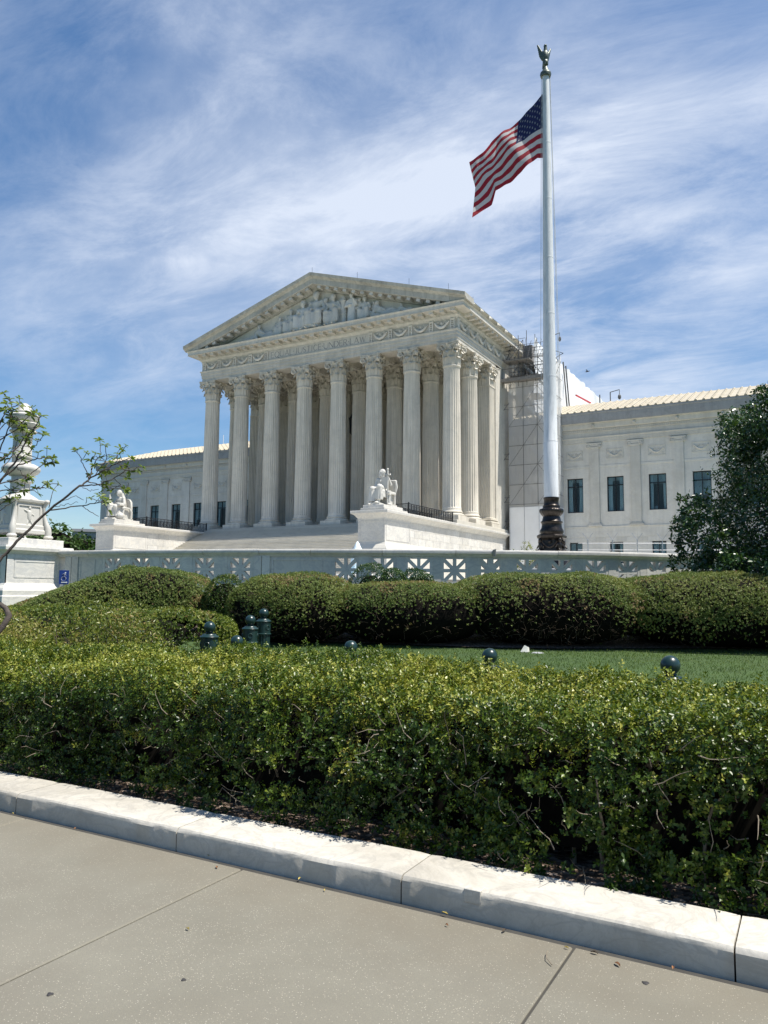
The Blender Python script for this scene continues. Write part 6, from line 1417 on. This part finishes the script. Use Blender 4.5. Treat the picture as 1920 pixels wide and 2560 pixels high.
def azalea(x, y, rx, ry, top, n, seed, label, base=.5):
    zb = gz(x, y); root = thing('azalea_bush', label, 'azalea', (x, y, zb)); h = top-zb; nt = n//9; d = unit(RNG.normal(size=(nt,3))); d[:,2] = np.abs(d[:,2]); r = RNG.uniform(.6,1.05,nt)*(1+.35*(vnoise(d, 2.2, seed)-.5))
    C = d*np.array([rx,ry,h*.97])*r[:,None]; N = unit(d+np.array([0,0,.8])); P = np.repeat(C, 9, 0)+RNG.normal(size=(nt*9,3))*.03; NN = np.repeat(N, 9, 0); T = unit(RNG.normal(size=(nt*9,3))+NN*.6); Ls = .062*RNG.uniform(.7,1.2,nt*9)
    t = tints(P+np.array([x,y,0]), base, .15, seed, 1.4, .05, 1.6, .72); obj('foliage', leaf_mesh('foliage', P, NN, Ls, Ls*.36, M_AZ, t, False, .4, T=T), root)['kind'] = 'stuff'
    k = 160; a = RNG.uniform(0,2*pi,k); obj('branches', twig_mesh('branches', np.zeros((k,3))+np.stack([np.cos(a)*.15,np.sin(a)*.15,np.full(k,-.05)],1), np.stack([np.cos(a)*rx*.8,np.sin(a)*ry*.8,np.full(k,h)*RNG.uniform(.5,1,k)],1), RNG.uniform(.6,1.,k)*h, .012, M_BARK, 5, .18, 4), root)['kind'] = 'stuff'
azalea(-9.55, 8.45, 1.25, .9, 1.38, 15000, 201, 'loose olive azalea bush with open twiggy top behind the foreground hedge')
azalea(-12.1, 8.1, 1.9, 1.2, 1.22, 17000, 211, 'olive azalea bush with yellowing leaves below the marble pedestal', .6)
azalea(-10.75, 6.9, 1.0, .8, 1.10, 9000, 221, 'dark azalea bush at the foot of the leaning magnolia trunk', .3)

def leaf_tree(name, label, x, y, zb, trunk_h, trunk_r, blobs, per, L, mat, seed, base=.45, cat='tree', core=True, asp=.6, sp=.9, group=None):
    root = thing(name, label, cat, (x, y, zb), 0, group); Ps, Ns = [], []; m = MB(); lb = MB()
    m.tube([(0,0,-.4),(.05,.02,trunk_h*.5),(0,0,trunk_h)], [trunk_r*1.25,trunk_r,trunk_r*.7], 10)
    for c, r in blobs:
        c = np.array(c); rr = np.array(r if hasattr(r, '__len__') else (r,r,r*.85))
        if not (hasattr(r, '__len__') and r[0] < .3): lb.tube([(0,0,trunk_h*.75), tuple(np.array([0,0,trunk_h])*.4+c*.45), tuple(np.array([0,0,trunk_h])*.2+c*.7)], [trunk_r*.5,trunk_r*.3,trunk_r*.1], 6) if hasattr(r, '__len__') is False or r[0] > .5 else None
        k = max(8, int(per*(rr[0]*rr[2])/9)); d = unit(RNG.normal(size=(k,3))); tc = np.array([-x,-y,0])/max(1e-6, (x*x+y*y)**.5); d = d[(d@tc > -.35) | (d[:,2] > .5)]; k = len(d); q = d*rr*RNG.uniform(.72,1.06,k)[:,None]; nn = int(14); pp = np.repeat(q, nn, 0)+RNG.normal(size=(k*nn,3))*rr.mean()*.13; Ps.append(pp+c); Ns.append(np.repeat(d, nn, 0))
    P, N = np.concatenate(Ps), np.concatenate(Ns); N = unit(N+np.array([0,0,.5])); n = len(P); Ls = L*RNG.uniform(.6,1.3,n); t = tints(P+np.array([x,y,zb]), base, .17, seed, .6/max(L*6,.3), .01, 1, 2)
    m.build('trunk', M_BARK, root, 60); lb.build('limbs', M_BARK, root, 60); obj('crown', leaf_mesh('crown', P, N, Ls, Ls*asp, mat, t, False, sp), root)['kind'] = 'stuff'
    if core:
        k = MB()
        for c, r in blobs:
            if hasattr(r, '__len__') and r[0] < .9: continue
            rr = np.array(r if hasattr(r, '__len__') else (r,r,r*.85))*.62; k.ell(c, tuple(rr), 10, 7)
        k.build('dark_core', M_DARK, root, 60)  # solid light-blocking core, the crown's inner shade painted as near-black
    return root
def holly():
    x, y = .95, 25.6; zb = gz(x, y); bl = []; r = random.Random(5); H = 7.5; prof = lambda t: 4.6*max(0, 1-t**4)**.5
    for k in range(170):
        t = r.random()**.9*.97; z = .35+t*(H-.5); a = r.uniform(0, 2*pi); q = prof(t)*r.uniform(.70,1.0); bl.append(((q*cos(a), q*sin(a), z), (r.uniform(.38,.75),)*2+(r.uniform(.4,.75),)))
    for k in range(10): t = k/10; R_ = prof(t)*.78; bl.append(((0,0,.6+t*(H-1.2)), (max(.95,R_),max(.95,R_),.85)))
    for k in range(60):
        t = r.random()*.97; z = .4+t*(H-.3); a = r.uniform(0, 2*pi); q = prof(t)+.12; bl.append(((q*cos(a), q*sin(a), z), (.22,.22,.36)))
    leaf_tree('holly_tree', 'dark glossy dense holly tree standing before the tiled roof wing', x, y, zb, 5.5, .2, bl, 1450, .12, M_HOLLY, 301, .50, asp=.5, sp=.75)
holly()
r_ = random.Random(9)
def far_tree(px, py, D, w, h, label, seed):
    p = at(px, py, D); rr = random.Random(seed); zb = 1.0 if D < 100 else 0.; H = p.z-zb; bl = []
    for k in range(16): a = rr.uniform(0,2*pi); t = rr.random(); q = w*.5*sqrt(rr.random())*(1-.45*t); bl.append(((q*cos(a), q*sin(a), H-h*(1-t)+(-h*.12)), w*rr.uniform(.17,.27)))
    leaf_tree('broad_tree', label, p.x, p.y, zb, H-h*.8, w*.035, bl, 60, w*.045, M_FAR, seed, .5, group='trees far behind the balustrade')
far_tree(108, 1285, 118, 15, 11, 'tall dark broad tree right behind the marble candelabrum', 401)
far_tree(160, 1335, 112, 15, 7.5, 'lower spreading broad tree between candelabrum and stair cheek wall', 402)
far_tree(222, 1350, 122, 9, 6, 'small broad tree in front of the distant grey building', 403)
far_tree(-10, 1290, 110, 18, 12, 'broad tree at the left picture edge behind the candelabrum', 404)
p = at(1313, 1335, 46); bl = [((0,0,1.5),(.55,.5,.6)),((-.45,.1,1.2),(.4,.4,.5)),((.4,0,1.1),(.4,.4,.45)),((.05,.05,2.1),(.35,.3,.45)),((-.3,0,.7),(.5,.4,.4)),((.3,0,.6),(.45,.4,.4)),((-.75,0,1.7),(.14,.14,.4)),((.6,0,1.9),(.14,.14,.3))]
leaf_tree('garden_shrub', 'light green leafy shrub in front of the white hoarding left of the flagpole', p.x, p.y, 2.05, .9, .04, bl, 1500, .09, M_AZ, 411, .45, 'shrub', core=False, asp=.5)

def magnolia():
    D0 = 11.6; root_p = at(-90, 1700, D0); root = thing('magnolia_tree', 'young magnolia at the left edge with thin branches and whorled leaves before the candelabrum', 'tree', (root_p.x, root_p.y, gz(root_p.x, root_p.y))); O = Vector(root.location)
    W = lambda px, py, D: at(px, py, D)-O
    tr = MB(); tr.tube([W(-90,1800,D0), W(-85,1640,D0), W(-100,1500,D0+.1), W(-110,1330,D0)], [.085,.075,.065,.05], 10); tr.tube([W(-85,1640,D0), W(-20,1600,D0-.05), W(10,1562,D0), W(23,1540,D0), W(15,1522,D0+.1), W(-12,1500,D0+.2)], [.042,.038,.038,.040,.034,.028], 10)
    tr.build('trunk', M_BARK, root, 60)
    A = [([(-100,1500),(0,1402),(42,1353),(122,1275),(201,1215),(222,1200)], 4.8, 2.3, 0)]
    sub = [([(222,1200),(257,1177),(293,1158),(328,1144)],2.2,1,2),([(222,1200),(214,1174),(198,1139),(188,1126)],1.6,.8,1),([(222,1200),(231,1169),(252,1134),(250,1100)],1.8,.8,1),([(236,1190),(266,1150),(262,1112)],1.5,.8,1),([(257,1177),(290,1140),(301,1120)],1.4,.8,1),([(201,1215),(244,1212),(285,1196),(312,1177),(345,1177)],2.,.9,2),([(217,1204),(271,1220),(315,1223)],1.6,.8,1),([(122,1275),(190,1267),(236,1258),(269,1250)],2.2,.9,1),([(236,1258),(252,1241)],1.,.7,1),
      ([(122,1269),(130,1231),(145,1207)],1.2,.7,0),([(135,1262),(190,1239),(209,1250)],1.1,.7,0),([(206,1266),(226,1280),(247,1291)],1.1,.7,0),([(203,1218),(225,1228),(247,1223)],1.,.6,0),([(135,1268),(165,1262),(195,1256)],1.,.6,0),([(215,1260),(216,1243)],1.,.6,0),
      ([(285,1196),(300,1210),(312,1224)],1.1,.7,1),([(293,1158),(320,1165),(325,1180)],1.1,.7,1),([(262,1150),(240,1140),(225,1150)],1.,.6,1),
      ([(-100,1330),(0,1201),(41,1166),(81,1150),(109,1144),(132,1144)],3.2,.9,2),([(-80,1300),(0,1204),(41,1150),(68,1096),(90,1063),(103,1038)],3.6,.9,3),([(-60,1260),(0,1123),(19,1077),(30,1028),(24,996)],2.6,.9,3),([(-40,1240),(0,1210),(65,1193),(109,1163),(138,1152)],2.2,.9,2),([(-60,1250),(5,1226),(60,1226),(106,1218),(128,1222)],2.,.8,1),([(106,1218),(122,1205)],1.,.7,1),([(-60,1230),(0,1150),(41,1123),(70,1077),(100,1066)],2.4,.9,3),([(-50,1150),(0,1055),(22,1022),(49,1012)],2.2,.9,3),([(-60,1190),(0,1100),(40,1075),(60,1050),(85,1030)],2.2,.9,3),([(41,1150),(75,1130),(100,1100),(108,1085)],1.5,.8,2),([(0,1180),(30,1140),(45,1100)],1.5,.8,2),([(-40,1280),(0,1262),(20,1245),(28,1230)],1.6,.8,1),([(-50,1300),(0,1275),(40,1250)],1.4,.7,0),([(41,1166),(55,1185),(75,1195)],1.3,.7,2),([(10,1215),(30,1225),(45,1240)],1.1,.7,1),([(-30,1120),(10,1060),(40,1040),(60,1062)],1.5,.8,2)]
    LP, LN, LT, LL = [], [], [], []
    for path, r0, r1, wh in A+sub:
        D = D0+RNG.normal()*.22; Ds = D+np.cumsum(RNG.normal(size=len(path))*.10); Ds[0] = D0
        pts = [W(q[0], q[1], d) for q, d in zip(path, Ds)]; fine = []
        for a, b in zip(pts[:-1], pts[1:]):
            for t in np.linspace(0, 1, 6)[:-1]: fine.append(a.lerp(b, t)+Vector(RNG.normal(size=3))*.006)
        fine.append(pts[-1]); k = len(fine); m = MB(); m.tube(fine, [(r0+(r1-r0)*i/(k-1))*.82*D0/1923 for i in range(k)], 6); m.build('branch', M_BARK, root, 60)
        tips = []
        if wh:
            tips.append((fine[-1], (fine[-1]-fine[-3]).normalized(), 1.))
            for _ in range(int(wh*2.4)):
                i = RNG.integers(int(k*.40), k-1); side = (Vector(RNG.normal(size=3))+Vector((0,0,.5))).normalized(); q = fine[i]+side*RNG.uniform(.05,.26); mm = MB(); mm.tube([fine[i], fine[i].lerp(q,.5)+Vector(RNG.normal(size=3))*.015, q], .0045, 4); mm.build('twig', M_BARK, root, 60); tips.append((q, side, RNG.uniform(.7,1.)))
        for q, ax, s in tips:
            nl = RNG.integers(5, 9); u = ax.orthogonal().normalized(); v = ax.cross(u)
            for j in range(nl):
                a = 2*pi*j/nl+RNG.normal()*.25; d = (u*cos(a)+v*sin(a)+ax*RNG.uniform(.25,.9)+Vector((0,0,.15))).normalized(); LP.append(tuple(q-ax*.02*RNG.random())); LT.append(tuple(d)); LN.append(tuple((ax*.8+Vector((0,0,.8))-d*.3).normalized())); LL.append(.098*s*RNG.uniform(.7,1.15))
    P, N, T, L = map(np.array, (LP, LN, LT, LL)); n = len(P); m = MB(); t = np.clip(.5+.2*RNG.normal(size=n), 0, 1)
    obj('foliage', leaf_mesh('foliage', P, N, L, L*.36, M_MAG, t, True, 3., T=T), root)['kind'] = 'stuff'
magnolia()

def grass():
    n = 85000; X = RNG.uniform(-12, 5, n); D = RNG.uniform(9.5, 22, n)**1.0; Y = D; P = np.stack([X, Y, ground_z(X, Y)], 1)
    yf = np.interp(X, [-20,-13.3,-9.7,-7.6,-5.5,-3.6,-1.2,8], [12.5,16.0,16.8,17.2,18.1,19.5,21.3,26.]); keep = Y < yf+.1*RNG.normal(size=n); P = P[keep]; n = len(P)
    T = unit(np.stack([RNG.normal(size=n)*.45, RNG.normal(size=n)*.45, np.ones(n)], 1)); N = unit(RNG.normal(size=(n,3))+np.array([0,-.5,0])); L = RNG.uniform(.03,.075,n)
    t = np.clip(.4+.2*RNG.normal(size=n)+.9*(vnoise(P, .7, 5)-.5)+.5*(vnoise(P, 2.2, 6)-.5), 0, 1); o = obj('grass', leaf_mesh('grass', P, N, L, np.full(n, .010), M_GRASS, t, False, .6, T=T)); tag(o, 'short mown green grass of the lawn before the clipped hedges', 'grass', kind='stuff')
grass()

# ------------------------------------------------------------------ small things on the ground
def on_ground(px, py, z=0.):
    d = _F*FPX+CR*(px-960)-CU*(py-1280); return EYE+d*((z-EYE.z)/d.z)
LV = [(188,2072,.045,1,'curled brown leaf lying near the kerb at the left'),(542,2169,.045,1,'reddish brown leaf on the pavement just before the kerb'),(469,2323,.035,0,'small yellow leaf alone in the middle of the pavement'),(520,2139,.03,0,'tiny yellow leaf touching the kerb foot'),(749,2197,.04,0,'yellow leaf against the kerb before the central kerb joint'),(812,2226,.03,0,'tiny yellow leaf right of the central kerb joint'),(32,2034,.035,0,'yellow leaf by the kerb at the far left edge'),(1261,2328,.05,2,'dark crumpled leaf on the pavement below the stone patch'),(1112,2284,.05,0,'straw coloured bit of leaf at the kerb foot below the stone patch'),(1117,2314,.03,1,'brown leaf scrap just below the straw coloured bit'),(1544,2412,.05,1,'brown curled leaf in the right hand part of the pavement'),(1486,2383,.045,2,'dark narrow leaf near the kerb foot right of the pavement joint'),(1683,2421,.04,1,'brown leaf at the kerb foot near the right picture edge'),(1416,2370,.03,0,'pale leaf sitting on the pavement joint beside the kerb')]
for px, py, L, kind, lab in LV:
    L *= .75; p = on_ground(px, py, .004); m = MB(); a = RNG.uniform(0, 2*pi); W = L*.4; n = 5; vs = []
    for i in range(n+1):
        t = i/n; w = W*sin(pi*min(max(t,.04),.97))**.8*.5; c = .0035*sin(pi*t)*(1+.5*kind)
        vs += [(L*(t-.5), -w, .002+c+.004*RNG.random()), (L*(t-.5), 0, .0005+c*.6), (L*(t-.5), w, .002+c+.004*RNG.random())]
    m.add(vs, [(i*3+j,(i+1)*3+j,(i+1)*3+j+1,i*3+j+1) for i in range(n) for j in range(2)]); o = m.build('fallen_leaf', (M_DRY, M_DRYB, plain('dark_leaf', (.05,.035,.02), .8))[kind], None, 60, p, a); tag(o, lab, 'leaf', 'fallen leaves on the pavement')
for px, py, r, lab in ((125,2485,.013,'round dark gum spot low on the left pavement'),(459,2449,.010,'broken dark gum spot in the middle of the pavement'),(1614,2457,.014,'dark gum spot near the right edge of the pavement')):
    p = on_ground(px, py, .001); m = MB(); m.lathe([(r,0),(r*.9,.0012),(.001,.0015)], 16, wob=lambda a, k: 1+.18*sin(3*a+px)+.1*sin(5*a)); o = m.build('gum_spot', M_GUM, None, 60, p); tag(o, lab, 'gum spot', 'dark gum spots on the pavement')
p = on_ground(1372, 2397, .004); m = MB(); m.tube([(-.06,0,0),(-.01,.012,.006),(.03,.004,.004),(.07,-.012,0)], [.0025,.002,.002,.001], 5); tag(m.build('fallen_twig', M_TWIG, None, 60, p+Vector((0,0,.003)), radians(120)), 'pale bent twig lying beside the pavement joint', 'twig')
def paper():
    p = at(1311, 1631, 18.4); p.z = gz(p.x, p.y); root = thing('paper_scrap', 'small white folded paper scrap standing on the lawn edge', 'paper', p, radians(30)); m = MB()
    m.add([(-.10,0,.02),(.07,.02,.02),(.09,.04,.14),(.01,.03,.18)], [(0,1,2,3)]); m.add([(.07,.02,.02),(.14,.11,.02),(.13,.10,.12),(.09,.04,.14)], [(0,1,2,3)]); m.build('sheet', M_PAPER, root)
    m = MB(); m.ell((.30,.0,.0), (.16,.10,.03), 10, 6); m.build('flat_stone', M_GREY, root, 60)
paper()
